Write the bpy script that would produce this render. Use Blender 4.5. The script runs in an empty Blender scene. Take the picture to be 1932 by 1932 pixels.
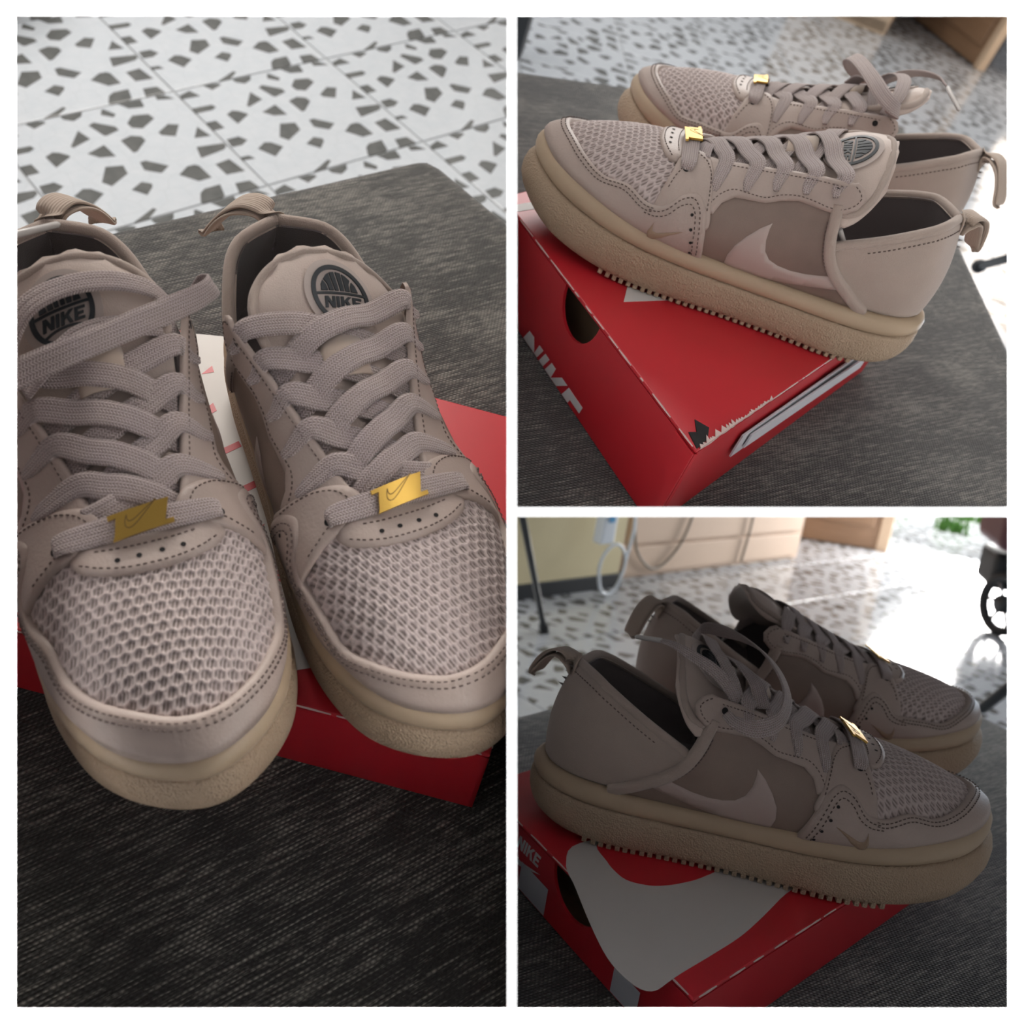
import bpy, bmesh, math, random
import numpy as np
from mathutils import Vector, Matrix
from mathutils.bvhtree import BVHTree
from mathutils.geometry import delaunay_2d_cdt

scene = bpy.context.scene
col = scene.collection
FPX = 1750.0                                   # focal length in pixels of the 1932 px frame
# Three bays behind a white wall with three openings. Each bay has its own frame: x along the near
# shoe (heel to toe), z up from the lid of its shoe box. POSE maps it to the viewpoint (x right, y down, z ahead).
POSE = {'P1L': ((0.448734, 0.878804, 0.162299, -0.149909), (0.744820, -0.267416, -0.611336, -0.096852), (-0.493844, 0.395211, -0.774549, 0.564526), (0.000000, 0.000000, 0.000000, 1.000000)), 'P1R': ((0.418413, 0.893638, 0.162299, -0.243211), (0.753530, -0.241784, -0.611336, -0.087262), (-0.507072, 0.378089, -0.774549, 0.537406), (0.000000, 0.000000, 0.000000, 1.000000)), 'P2L': ((-0.932538, -0.216072, 0.289284, 0.271636), (-0.359120, 0.638208, -0.680972, -0.113172), (-0.037484, -0.738920, -0.672750, 0.668538), (0.000000, 0.000000, 0.000000, 1.000000)), 'P2R': ((-0.900393, -0.324973, 0.289284, 0.344382), (-0.432164, 0.591195, -0.680972, -0.196047), (0.050274, -0.738160, -0.672750, 0.783707), (0.000000, 0.000000, 0.000000, 1.000000)), 'P3R': ((0.984272, 0.091557, 0.151080, 0.012546), (0.166506, -0.195079, -0.966551, 0.194146), (-0.059022, 0.976505, -0.207255, 0.619969), (0.000000, 0.000000, 0.000000, 1.000000)), 'P3L': ((0.988516, 0.003466, 0.151080, 0.092261), (0.148456, -0.209143, -0.966551, 0.174692), (0.028247, 0.977879, -0.207255, 0.768804), (0.000000, 0.000000, 0.000000, 1.000000))}
VIEW = Matrix(((1, 0, 0, 0), (0, 0, 1, 0), (0, -1, 0, 0), (0, 0, 0, 1)))    # viewpoint axes -> Blender axes
_up = (VIEW @ Matrix(POSE['P1L'])).to_3x3().col[2].normalized()
LEVEL = _up.rotation_difference(Vector((0, 0, 1))).to_matrix().to_4x4()     # the left bay's floor is level
LEVEL = Matrix.Translation((0, 0, .94)) @ LEVEL
WORLD = LEVEL @ VIEW
BAY = {'P1': WORLD @ Matrix(POSE['P1L']), 'P2': WORLD @ Matrix(POSE['P2L']), 'P3': WORLD @ Matrix(POSE['P3R'])}

cam = bpy.data.cameras.new('camera'); cam.sensor_width = 36.0; cam.lens = FPX/1932*36.0
cam.clip_start = .02; cam.clip_end = 60
cam.dof.use_dof = True; cam.dof.focus_distance = .50; cam.dof.aperture_fstop = cam.lens/3.2
camo = bpy.data.objects.new('camera', cam); col.objects.link(camo)
camo.matrix_world = WORLD @ Matrix(((1, 0, 0, 0), (0, -1, 0, 0), (0, 0, -1, 0), (0, 0, 0, 1)))
scene.camera = camo
scene.cycles.max_bounces = 7; scene.cycles.diffuse_bounces = 3; scene.cycles.glossy_bounces = 3
scene.view_settings.view_transform = 'Standard'; scene.view_settings.look = 'None'
scene.view_settings.exposure = 0.0; scene.view_settings.gamma = 1.0; scene.view_settings.use_curve_mapping = False

w = bpy.data.worlds.new('daylight'); scene.world = w; w.use_nodes = True
bg = w.node_tree.nodes['Background']; bg.inputs[0].default_value = (.95, .96, 1.0, 1); bg.inputs[1].default_value = .19

def area(name, pos, target, size, power, color=(1, 1, 1), sy=None, frame=WORLD):
    """Area lamp given in viewpoint axes (x right, y down, z ahead) or in a bay's own frame."""
    l = bpy.data.lights.new(name, 'AREA'); l.energy = power; l.color = color; l.size = size
    if sy: l.shape = 'RECTANGLE'; l.size_y = sy
    o = bpy.data.objects.new(name, l); col.objects.link(o)
    p = Vector(pos); t = Vector(target)
    o.matrix_world = frame @ Matrix.Translation(p) @ (t - p).to_track_quat('-Z', 'Y').to_matrix().to_4x4()
    return o
DW = .330                                      # distance of the white wall from the viewpoint
area('window_light_left', (-.45, -2.3, .30), (-.15, -.05, .50), 1.1, 66, (1, .95, .885))
area('window_light_upper', (1.3, -3.2, 1.9), (-.05, 0, .6), 1.6, 62, (1, .98, .95))
area('door_light_lower', (2.2, -.15, 3.9), (1.1, .35, 2.7), .7, 55, (1, .97, .95))
area('added_fill_lower', (1.9, -.25, 2.0), (.5, .1, 2.7), .5, 18, (.72, .86, 1))  # fill lamp added to brighten the cabinets and floor, no window here
area('door_light_upper', (2.6, -1.7, 3.3), (1.35, -.75, 2.4), .8, 12, (1, .86, .74))
area('daylight_outside', (2.7, -1.6, 5.2), (2.3, .3, 4.9), 1.0, 160, (1, .98, .94))
for name, x in (('added_wall_fill_left', -.66), ('added_wall_fill_right', .66)):      # unseen strip lamps added to lift the wall to full white
    area(name, (x, 0, DW - .022), (0, 0, DW + .004), .9, 90, sy=.016)

# ---------------------------------------------------------------- materials
MATS = {}
def mat(name, rgb, rough=.6, metal=0.0, spec=.5, sheen=0.0, var=0.0, vscale=30, bump=0.0, bscale=400, build=None):
    m = bpy.data.materials.new(name); m.use_nodes = True; nt = m.node_tree; b = nt.nodes['Principled BSDF']
    b.inputs['Base Color'].default_value = (*rgb, 1); b.inputs['Roughness'].default_value = rough; b.inputs['Metallic'].default_value = metal
    b.inputs['Specular IOR Level'].default_value = spec
    if sheen: b.inputs['Sheen Weight'].default_value = sheen; b.inputs['Sheen Roughness'].default_value = .5
    N = nt.nodes.new; L = nt.links.new
    tc = N('ShaderNodeTexCoord')
    if var:
        n = N('ShaderNodeTexNoise'); n.inputs['Scale'].default_value = vscale; n.inputs['Detail'].default_value = 4; L(tc.outputs['Object'], n.inputs['Vector'])
        mx = N('ShaderNodeMix'); mx.data_type = 'RGBA'; mx.inputs[6].default_value = (*[c*(1 - var) for c in rgb], 1); mx.inputs[7].default_value = (*[min(1, c*(1 + var)) for c in rgb], 1)
        L(n.outputs['Fac'], mx.inputs[0]); L(mx.outputs[2], b.inputs['Base Color'])
    if bump:
        n = N('ShaderNodeTexNoise'); n.inputs['Scale'].default_value = bscale; n.inputs['Detail'].default_value = 3; L(tc.outputs['Object'], n.inputs['Vector'])
        bp = N('ShaderNodeBump'); bp.inputs['Strength'].default_value = bump; bp.inputs['Distance'].default_value = .001; L(n.outputs['Fac'], bp.inputs['Height']); L(bp.outputs[0], b.inputs['Normal'])
    if build: build(nt, b, tc, N, L)
    MATS[name] = m; return m

def mathn(N, L, op, a, b=None, c=None):
    n = N('ShaderNodeMath'); n.operation = op
    for i, v in enumerate((a, b, c)):
        if v is None: continue
        if isinstance(v, (int, float)): n.inputs[i].default_value = v
        else: L(v, n.inputs[i])
    return n.outputs[0]
def mixc(N, L, f, a, b):
    n = N('ShaderNodeMix'); n.data_type = 'RGBA'
    for i, v in ((0, f), (6, a), (7, b)):
        if isinstance(v, (int, float)): n.inputs[i].default_value = v
        elif isinstance(v, tuple): n.inputs[i].default_value = (*v, 1) if len(v) == 3 else v
        else: L(v, n.inputs[i])
    return n.outputs[2]

def b_lace(nt, b, tc, N, L):          # herringbone weave along the lace (UV in metres)
    s = N('ShaderNodeSeparateXYZ'); L(tc.outputs['UV'], s.inputs[0])
    rows = mathn(N, L, 'MULTIPLY', s.outputs[1], 760.0); fr = mathn(N, L, 'PINGPONG', rows, 1.0)
    zig = mathn(N, L, 'ADD', mathn(N, L, 'MULTIPLY', s.outputs[0], 760.0), mathn(N, L, 'MULTIPLY', fr, .9))
    st = mathn(N, L, 'PINGPONG', zig, .5)
    groove = mathn(N, L, 'MULTIPLY', mathn(N, L, 'PINGPONG', rows, .5), 2.0)
    h = mathn(N, L, 'ADD', mathn(N, L, 'MULTIPLY', st, 1.1), mathn(N, L, 'MULTIPLY', groove, .5))
    bp = N('ShaderNodeBump'); bp.inputs['Strength'].default_value = 1.0; bp.inputs['Distance'].default_value = .0007; L(h, bp.inputs['Height']); L(bp.outputs[0], b.inputs['Normal'])
    f = mathn(N, L, 'MULTIPLY', mathn(N, L, 'SUBTRACT', h, .18), 1.35); n = N('ShaderNodeTexNoise'); n.inputs['Scale'].default_value = 60; L(tc.outputs['Object'], n.inputs['Vector'])
    c1 = mixc(N, L, n.outputs['Fac'], (.60, .49, .445), (.565, .47, .47)); c0 = mixc(N, L, n.outputs['Fac'], (.33, .255, .22), (.32, .25, .235))
    L(mixc(N, L, f, c0, c1), b.inputs['Base Color'])
def b_mesh(nt, b, tc, N, L):          # open-cell mesh: pale ribs, fine slanted threads in the cells
    a = N('ShaderNodeAttribute'); a.attribute_name = 'cell'
    s = N('ShaderNodeSeparateXYZ'); L(tc.outputs['UV'], s.inputs[0])
    q = mathn(N, L, 'ADD', mathn(N, L, 'MULTIPLY', s.outputs[1], 640.0), mathn(N, L, 'MULTIPLY', s.outputs[0], 250.0))
    st = mathn(N, L, 'MULTIPLY', mathn(N, L, 'PINGPONG', q, .5), 2.0)
    cell = mixc(N, L, st, (.20, .15, .13), (.58, .475, .445))
    L(mixc(N, L, a.outputs['Fac'], cell, (.60, .495, .465)), b.inputs['Base Color'])
    q2 = mathn(N, L, 'MULTIPLY', mathn(N, L, 'PINGPONG', mathn(N, L, 'MULTIPLY', q, 1.4), .5), 2.0)
    bp = N('ShaderNodeBump'); bp.inputs['Strength'].default_value = .7; bp.inputs['Distance'].default_value = .0004; L(mathn(N, L, 'ADD', st, mathn(N, L, 'MULTIPLY', q2, .3)), bp.inputs['Height']); L(bp.outputs[0], b.inputs['Normal'])
def b_sole(nt, b, tc, N, L):
    v = N('ShaderNodeTexVoronoi'); v.inputs['Scale'].default_value = 850; L(tc.outputs['Object'], v.inputs['Vector'])
    n = N('ShaderNodeTexNoise'); n.inputs['Scale'].default_value = 420; n.inputs['Detail'].default_value = 3; L(tc.outputs['Object'], n.inputs['Vector'])
    h = mathn(N, L, 'ADD', v.outputs['Distance'], n.outputs['Fac'])
    bp = N('ShaderNodeBump'); bp.inputs['Strength'].default_value = .8; bp.inputs['Distance'].default_value = .0010; L(h, bp.inputs['Height']); L(bp.outputs[0], b.inputs['Normal'])
    n2 = N('ShaderNodeTexNoise'); n2.inputs['Scale'].default_value = 22; n2.inputs['Detail'].default_value = 5; L(tc.outputs['Object'], n2.inputs['Vector'])
    L(mixc(N, L, n2.outputs['Fac'], (.38, .265, .17), (.47, .355, .25)), b.inputs['Base Color'])
def b_web(nt, b, tc, N, L):
    s = N('ShaderNodeSeparateXYZ'); L(tc.outputs['UV'], s.inputs[0])
    h = mathn(N, L, 'PINGPONG', mathn(N, L, 'MULTIPLY', s.outputs[1], 700.0), .5)
    bp = N('ShaderNodeBump'); bp.inputs['Strength'].default_value = .8; bp.inputs['Distance'].default_value = .0006; L(h, bp.inputs['Height']); L(bp.outputs[0], b.inputs['Normal'])
def b_sofa(nt, b, tc, N, L):          # charcoal upholstery: dark ground, paler slub threads in one direction
    def streak(sx, sy, seedz):
        mp = N('ShaderNodeMapping'); mp.inputs['Scale'].default_value = (sx, sy, 1); mp.inputs['Location'].default_value = (seedz, seedz, 0); L(tc.outputs['UV'], mp.inputs[0])
        n = N('ShaderNodeTexNoise'); n.noise_dimensions = '2D'; n.inputs['Scale'].default_value = 1; n.inputs['Detail'].default_value = 4; n.inputs['Roughness'].default_value = .65; L(mp.outputs[0], n.inputs['Vector']); return n.outputs['Fac']
    a = streak(28, 520, 1.0); c = streak(90, 900, 7.0); d = streak(9, 22, 3.0)
    s = N('ShaderNodeSeparateXYZ'); L(tc.outputs['UV'], s.inputs[0])
    row = mathn(N, L, 'MULTIPLY', s.outputs[1], 520.0); rr = mathn(N, L, 'PINGPONG', row, .5)
    shift = mathn(N, L, 'MULTIPLY', mathn(N, L, 'FLOOR', row), .5)
    dash = mathn(N, L, 'PINGPONG', mathn(N, L, 'ADD', mathn(N, L, 'MULTIPLY', s.outputs[0], 330.0), shift), .5)
    wv = mathn(N, L, 'MULTIPLY', mathn(N, L, 'MULTIPLY', rr, dash), 4.0)
    m1 = mathn(N, L, 'MULTIPLY', mathn(N, L, 'SUBTRACT', mathn(N, L, 'ADD', mathn(N, L, 'ADD', a, c), mathn(N, L, 'MULTIPLY', d, .6)), 1.27), 4.5)
    m1 = mathn(N, L, 'MINIMUM', mathn(N, L, 'MAXIMUM', m1, 0.0), 1.0)
    f = mathn(N, L, 'MULTIPLY', m1, mathn(N, L, 'ADD', mathn(N, L, 'MULTIPLY', wv, 1.0), .15))
    L(mixc(N, L, f, (.018, .0165, .0145), (.36, .335, .29)), b.inputs['Base Color'])
    bp = N('ShaderNodeBump'); bp.inputs['Strength'].default_value = .8; bp.inputs['Distance'].default_value = .0012; L(mathn(N, L, 'ADD', wv, mathn(N, L, 'MULTIPLY', c, .8)), bp.inputs['Height']); L(bp.outputs[0], b.inputs['Normal'])
def b_tile(nt, b, tc, N, L):          # glazed tile printed with scattered grey chips
    def vor(feat, sc, rnd_=.8):
        v = N('ShaderNodeTexVoronoi'); v.voronoi_dimensions = '2D'; v.feature = feat; v.inputs['Scale'].default_value = sc; v.inputs['Randomness'].default_value = rnd_; L(tc.outputs['Object'], v.inputs['Vector']); return v
    v1, v2, v3 = vor('F1', 18.5), vor('DISTANCE_TO_EDGE', 18.5), vor('DISTANCE_TO_EDGE', 30)
    s = N('ShaderNodeSeparateColor'); L(v1.outputs['Color'], s.inputs[0])
    pick = mathn(N, L, 'GREATER_THAN', s.outputs[0], .22)
    inn = mathn(N, L, 'GREATER_THAN', v2.outputs['Distance'], mathn(N, L, 'ADD', .175, mathn(N, L, 'MULTIPLY', s.outputs[1], .13)))
    dark = mathn(N, L, 'MULTIPLY', pick, inn); line = mathn(N, L, 'LESS_THAN', v3.outputs['Distance'], .020)
    n = N('ShaderNodeTexNoise'); n.inputs['Scale'].default_value = 40; L(tc.outputs['Object'], n.inputs['Vector'])
    c = mixc(N, L, n.outputs['Fac'], (.415, .445, .48), (.495, .51, .535)); c = mixc(N, L, mathn(N, L, 'MULTIPLY', line, .30), c, (.34, .35, .37))
    dk = mixc(N, L, n.outputs['Fac'], (.070, .073, .072), (.14, .14, .135))
    L(mixc(N, L, dark, c, dk), b.inputs['Base Color'])
def b_red(nt, b, tc, N, L):
    n = N('ShaderNodeTexNoise'); n.inputs['Scale'].default_value = 14; n.inputs['Detail'].default_value = 5; L(tc.outputs['Object'], n.inputs['Vector'])
    L(mixc(N, L, n.outputs['Fac'], (.50, .012, .022), (.58, .022, .032)), b.inputs['Base Color'])
def b_wood(nt, b, tc, N, L):
    mp = N('ShaderNodeMapping'); mp.inputs['Scale'].default_value = (3, 3, 40); L(tc.outputs['Object'], mp.inputs[0])
    n = N('ShaderNodeTexNoise'); n.inputs['Scale'].default_value = 2; n.inputs['Detail'].default_value = 5; L(mp.outputs[0], n.inputs['Vector'])
    L(mixc(N, L, n.outputs['Fac'], (.26, .15, .085), (.40, .25, .15)), b.inputs['Base Color'])

UP_ = (.420, .330, .285)
mat('leather', UP_, .48, var=.06, vscale=60, bump=.25, bscale=700)
mat('cloth', (.43, .340, .288), .9, sheen=.3, var=.10, vscale=45, bump=.5, bscale=1800)
mat('sole', (.6, .47, .34), .62, build=b_sole)
mat('rim', (.45, .335, .225), .5, var=.07, vscale=40, bump=.1, bscale=300)
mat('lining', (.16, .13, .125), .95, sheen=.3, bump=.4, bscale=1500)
mat('sheer', (.235, .168, .135), .55, var=.55, vscale=16, bump=.4, bscale=2200)
mat('print', (.46, .36, .32), .5)
mat('toemesh', (.5, .4, .4), .8, sheen=.2, build=b_mesh)
mat('tongue', (.54, .43, .37), .6, sheen=.2, var=.05, vscale=50, bump=.3, bscale=1600)
mat('lace', (.48, .4, .39), .85, sheen=.25, build=b_lace)
mat('thread', (.13, .09, .08), .8)
mat('hole', (.012, .010, .010), .9)
mat('gold', (.58, .36, .085), .36, metal=1.0, bump=.05, bscale=900)
mat('goldline', (.22, .13, .04), .5, metal=.6)
mat('patch', (.46, .38, .34), .6)
mat('black', (.022, .026, .030), .45)
mat('webbing', (.46, .36, .29), .85, sheen=.2, build=b_web)
mat('stitch_logo', (.36, .25, .17), .6, bump=.6, bscale=2500)
mat('aglet', (.62, .58, .55), .15)
mat('sofa', (.03, .03, .03), .9, sheen=.30, build=b_sofa)
mat('tile', (.7, .7, .7), .14, build=b_tile)
mat('grout', (.30, .31, .32), .8)
mat('red', (.55, .02, .03), .42, build=b_red)
mat('boxwhite', (.62, .575, .545), .5, var=.05, vscale=20)
mat('ink', (.74, .72, .72), .5)
mat('card', (.30, .20, .12), .9, var=.2, vscale=60)
mat('worn', (.66, .50, .46), .9)
mat('paper', (.62, .62, .66), .7)
mat('wood', (.33, .2, .12), .5, build=b_wood)
mat('cardboard', (.62, .46, .32), .8, var=.08)
mat('cream', (.66, .58, .36), .7, var=.06, vscale=8)
mat('peach', (.62, .47, .36), .7, var=.06, vscale=6)
mat('darkmetal', (.012, .016, .020), .45)
mat('cable', (.20, .17, .14), .6)
mat('whiteplastic', (.72, .78, .85), .35)
mat('blueplastic', (.08, .33, .62), .35)
mat('wall', (.90, .90, .90), .9)
mat('rubber', (.015, .017, .02), .6)
mat('maroon', (.10, .035, .045), .5)
mat('steel', (.35, .36, .38), .35, metal=.8)
mat('ground', (.30, .34, .22), .9, var=.5, vscale=9)
mat('grass', (.10, .26, .05), .8)
mat('concrete', (.62, .60, .56), .85, var=.08, vscale=5)

# ---------------------------------------------------------------- objects
MW = {}
def put(name, me, mt, M=None, parent=None, local=None):
    o = bpy.data.objects.new(name, me); col.objects.link(o)
    if me is not None and mt is not None and not len(me.materials): me.materials.append(MATS[mt])
    if parent is not None:
        o.parent = parent; L_ = local if local is not None else Matrix()
        o.matrix_local = L_; MW[o.name] = MW[parent.name] @ L_
    else:
        o.matrix_world = M; MW[o.name] = M.copy()
    return o
def tag(o, label, cat, group=None):
    o['label'] = label; o['category'] = cat
    if group: o['group'] = group
    return o
def struct(o): o['kind'] = 'structure'; return o
CUT = .0022
PLANES = {'P1': [(-1, 0, 0, -CUT)], 'P2': [(1, 0, 0, -CUT), (0, -1, 0, -CUT)], 'P3': [(1, 0, 0, -CUT), (0, 1, 0, -CUT)]}
def trim(o, bay):
    """Keep a mesh inside its own bay: cut it flush with the dividing boards and the back of the white wall."""
    if o.type != 'MESH': return
    inv = WORLD.inverted(); M = inv @ MW[o.name]
    n = len(o.data.vertices); co = np.empty(n*3); o.data.vertices.foreach_get('co', co); co = co.reshape(-1, 3)
    A = np.array(M); P = co @ A[:3, :3].T + A[:3, 3]
    pl = PLANES[bay] + [(0, 0, 1, DW + .012)] if not bay.endswith('x') else PLANES[bay]
    todo = []
    for k, (a, b, c, d) in enumerate(pl):
        if bay == 'P3' and k == 1 and P[:, 2].min() > 1.35: continue      # tall furniture beyond the added board keeps its height
        s = P @ np.array([a, b, c]) - (d if k == len(PLANES[bay]) else -d)
        if k == len(PLANES[bay]) and not TRIMWALL.get(o.name.split('.')[0], False): continue
        if s.min() < 0: todo.append((a, b, c, d if k == len(PLANES[bay]) else -d))
        if s.max() < 0: bpy.data.objects.remove(o, do_unlink=True); return
    if not todo: return
    me = o.data.copy(); o.data = me; bm = bmesh.new(); bm.from_mesh(me)
    R = M.to_3x3(); t = M.translation
    for a, b, c, d in todo:
        nv = Vector((a, b, c)); nl = R.transposed() @ nv; p = R.inverted() @ (nv*d - t)
        bmesh.ops.bisect_plane(bm, geom=list(bm.verts) + list(bm.edges) + list(bm.faces), plane_co=p, plane_no=nl, clear_inner=True)
    bm.to_mesh(me); bm.free(); me.update()
TRIMWALL = {'sofa_seat': True, 'floor': True}
# ---------------------------------------------------------------- geometry helpers
def hermite(xs, ys, x):
    xs = np.asarray(xs, float); ys = np.asarray(ys, float)
    flat = ys.ndim == 1
    if flat: ys = ys[:, None]
    d = np.diff(ys, axis=0) / np.diff(xs)[:, None]
    m = np.empty_like(ys); m[1:-1] = (d[1:] + d[:-1]) / 2; m[0] = d[0]; m[-1] = d[-1]
    x = np.clip(np.atleast_1d(np.asarray(x, float)), xs[0], xs[-1])
    i = np.clip(np.searchsorted(xs, x) - 1, 0, len(xs) - 2)
    h = (xs[i + 1] - xs[i]); t = ((x - xs[i]) / h)[:, None]; h = h[:, None]
    r = (2*t**3-3*t**2+1)*ys[i] + (t**3-2*t**2+t)*h*m[i] + (-2*t**3+3*t**2)*ys[i+1] + (t**3-t**2)*h*m[i+1]
    return r[:, 0] if flat else r

def smooth_path(P, n=None, step=None, closed=False):
    P = np.asarray(P, float)
    if closed: P = np.vstack([P[-2], P[-1], P, P[0], P[1], P[2]])
    c = np.r_[0, np.cumsum(np.sqrt(np.maximum(np.linalg.norm(np.diff(P, axis=0), axis=1), 1e-9)))]
    a, b = (c[2], c[-3]) if closed else (c[0], c[-1])
    if n is None:
        q = hermite(c, P, np.linspace(a, b, 200)); n = max(4, int(np.linalg.norm(np.diff(q, axis=0), axis=1).sum() / step) + 1)
    return hermite(c, P, np.linspace(a, b, n, endpoint=not closed))

class Sh:                      # which shoe is being built: +1 right, -1 left (mirrored in y)
    sgn = 1; meshes = None; key = ''

def mesh(name, V, Fc, smooth=True, uv=None, attr=None, edges=()):
    V = np.array(V, float).reshape(-1, 3).copy(); Fc = [tuple(int(i) for i in f) for f in Fc]
    me = bpy.data.meshes.new(name)
    me.from_pydata([tuple(v) for v in V], list(edges), Fc)
    if uv is not None:
        uv = np.asarray(uv, float); l = me.uv_layers.new(name='UVMap')
        li = np.empty(len(me.loops), int); me.loops.foreach_get('vertex_index', li)
        l.data.foreach_set('uv', uv[li].ravel())
    if attr is not None:
        a = me.attributes.new('cell', 'FLOAT', 'POINT'); a.data.foreach_set('value', np.asarray(attr, float))
    if smooth: me.polygons.foreach_set('use_smooth', np.ones(len(me.polygons), bool))
    me.validate(); me.update()
    return me

def smesh(name, V, Fc, **k):   # mesh in the shoe's own coordinates, mirrored for the left one
    V = np.array(V, float).reshape(-1, 3).copy()
    if Sh.sgn < 0:
        V[:, 1] *= -1; Fc = [tuple(reversed(f)) for f in Fc]
    return mesh(name, V, Fc, **k)

def box_vf(sx, sy, sz, c=(0, 0, 0), bev=0.0):
    bm = bmesh.new(); bmesh.ops.create_cube(bm, size=1)
    for v in bm.verts: v.co = Vector((v.co.x*sx + c[0], v.co.y*sy + c[1], v.co.z*sz + c[2]))
    if bev: bmesh.ops.bevel(bm, geom=list(bm.edges), offset=bev, segments=2, profile=.5, affect='EDGES')
    bm.verts.ensure_lookup_table()
    V = [tuple(v.co) for v in bm.verts]; Fc = [tuple(v.index for v in f.verts) for f in bm.faces]; bm.free()
    return V, Fc

def join_vf(parts):
    V, Fc = [], []
    for v, f in parts:
        b = len(V); V += [tuple(p) for p in v]; Fc += [tuple(i + b for i in g) for g in f]
    return V, Fc

def tube_vf(P, r, n=8, cap=True):
    P = np.asarray(P, float); r = np.broadcast_to(np.asarray(r, float), (len(P),))
    T = np.gradient(P, axis=0); T /= np.linalg.norm(T, axis=1)[:, None] + 1e-12
    a = np.array([0, 0, 1.]) if abs(T[0, 2]) < .9 else np.array([1., 0, 0])
    V = []; u = np.cross(T[0], a); u /= np.linalg.norm(u)
    for p, t, q in zip(P, T, r):
        u = u - t*(u @ t); u /= np.linalg.norm(u); w = np.cross(t, u)
        for k in range(n):
            an = 2*math.pi*k/n; V.append(p + q*(math.cos(an)*u + math.sin(an)*w))
    Fc = [(i*n+k, i*n+(k+1) % n, (i+1)*n+(k+1) % n, (i+1)*n+k) for i in range(len(P)-1) for k in range(n)]
    if cap: Fc += [tuple(range(n-1, -1, -1)), tuple((len(P)-1)*n+k for k in range(n))]
    return V, Fc

# ---------------------------------------------------------------- the last (shape of the shoe, right foot, x forward, outer side -y)
LAT = [(-.002, -.005), (.003, -.022), (.018, -.0345), (.05, -.0405), (.09, -.0415), (.13, -.0445), (.17, -.0500), (.205, -.0525), (.235, -.0485), (.263, -.0370), (.2805, -.0195), (.2880, .0)]
MED = [(-.002, -.005), (.003, .012), (.018, .0265), (.05, .0335), (.09, .0365), (.13, .0395), (.17, .0450), (.205, .0480), (.235, .0455), (.263, .0355), (.2805, .0185), (.2880, .0)]
_loop = np.array(LAT + MED[-2:0:-1])
_ext = np.vstack([_loop[-3:], _loop, _loop[:4]])
_c = np.r_[0, np.cumsum(np.linalg.norm(np.diff(_ext, axis=0), axis=1))]
_cs = _c - _c[3]
_ltoe, _lall = _cs[3 + len(LAT) - 1], _cs[3 + len(_loop)]
def outline(s):                # s: 0 heel -> lateral -> .5 toe -> medial -> 1 heel
    s = np.mod(np.atleast_1d(np.asarray(s, float)), 1.0)
    l = np.where(s < .5, s*2*_ltoe, _ltoe + (s - .5)*2*(_lall - _ltoe))
    return hermite(_cs, _ext, l)
def onormal(s):
    e = 1e-3; d = outline(np.asarray(s) + e) - outline(np.asarray(s) - e)
    n = np.c_[-d[:, 1], d[:, 0]]*-1.0
    n /= np.linalg.norm(n, axis=1)[:, None]
    return n
def zbite(x): return hermite([-.01, 0, .05, .10, .15, .20, .25, .29], [.0425, .0420, .0390, .0370, .0380, .0425, .0510, .0595], x)
def zbot(x): return np.maximum(0, hermite([-.01, 0, .015, .04, .06, .18, .215, .24, .26, .275, .29], [.018, .0110, .0050, .0006, 0, 0, .0010, .0035, .0075, .0130, .0190], x))
RX = np.array([-.01, .004, .02, .05, .09, .12, .15, .18, .205, .24, .262, .279])
RT = np.array([(.0195, 0, .114), (.0195, .0, .114), (.030, .021, .115), (.056, .0340, .1165), (.090, .0410, .1155), (.117, .0330, .1070), (.144, .0245, .0965), (.170, .0175, .0875),
               (.184, .0140, .0840), (.1895, .0095, .0812), (.1905, .0055, .0810), (.191, .0, .0810)])
def last(s, t):
    s = np.atleast_1d(np.asarray(s, float)); t = np.atleast_1d(np.asarray(t, float))
    o = outline(s); n = onormal(s); sm = np.mod(s, 1.0)
    B = o - n*.0062; zb = zbite(o[:, 0]) - .0015
    x = o[:, 0]; T = hermite(RX, RT, x); sg = np.where(sm < .5, -1., 1.)
    Ty = T[:, 1]*sg + hermite([-.01, .05, .12, .29], [-.005, -.004, 0, 0], x)
    w = np.clip((x - .165)/.085, 0, 1); w = w*w*(3 - 2*w)
    tt = np.clip(t, 0, 1.2)
    h = (1 - w)*tt**2.1 + w*tt**1.3
    v = (1 - w)*tt**.90 + w*(1 - np.clip(1 - tt**1.3, 0, 1)**2.6)
    bul = hermite([-.01, .02, .05, .10, .15, .20, .25, .29], [.0015, .004, .0065, .0090, .0075, .0045, .0020, .0010], x)*np.sin(np.pi*np.clip(tt, 0, 1)**.75)
    X = B[:, 0] + (T[:, 0] - B[:, 0])*h + n[:, 0]*bul
    Y = B[:, 1] + (Ty - B[:, 1])*h + n[:, 1]*bul
    Z = zb + (T[:, 2] - zb)*v
    return np.c_[X, Y, Z]
def lastn(s, t):
    s = np.atleast_1d(np.asarray(s, float)); t = np.atleast_1d(np.asarray(t, float))
    a = last(s + 1e-3, t) - last(s - 1e-3, t); b = last(s, t + 5e-3) - last(s, np.maximum(t - 5e-3, 0))
    n = np.cross(a, b); n /= np.linalg.norm(n, axis=1)[:, None] + 1e-12
    return n
_gs, _gt = np.meshgrid(np.linspace(0, .5, 700), np.linspace(0, 1, 200), indexing='ij')
_GL = last(_gs.ravel(), _gt.ravel()); _GM = last(1 - _gs.ravel(), _gt.ravel())
def side_st(pts, med=False):   # (x, z) seen from the side -> (s, t)
    G = _GM if med else _GL; out = []
    for x, z in pts:
        i = np.argmin((G[:, 0] - x)**2 + (G[:, 2] - z)**2)
        out.append((1 - _gs.ravel()[i] if med else _gs.ravel()[i], _gt.ravel()[i]))
    return np.array(out)
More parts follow.
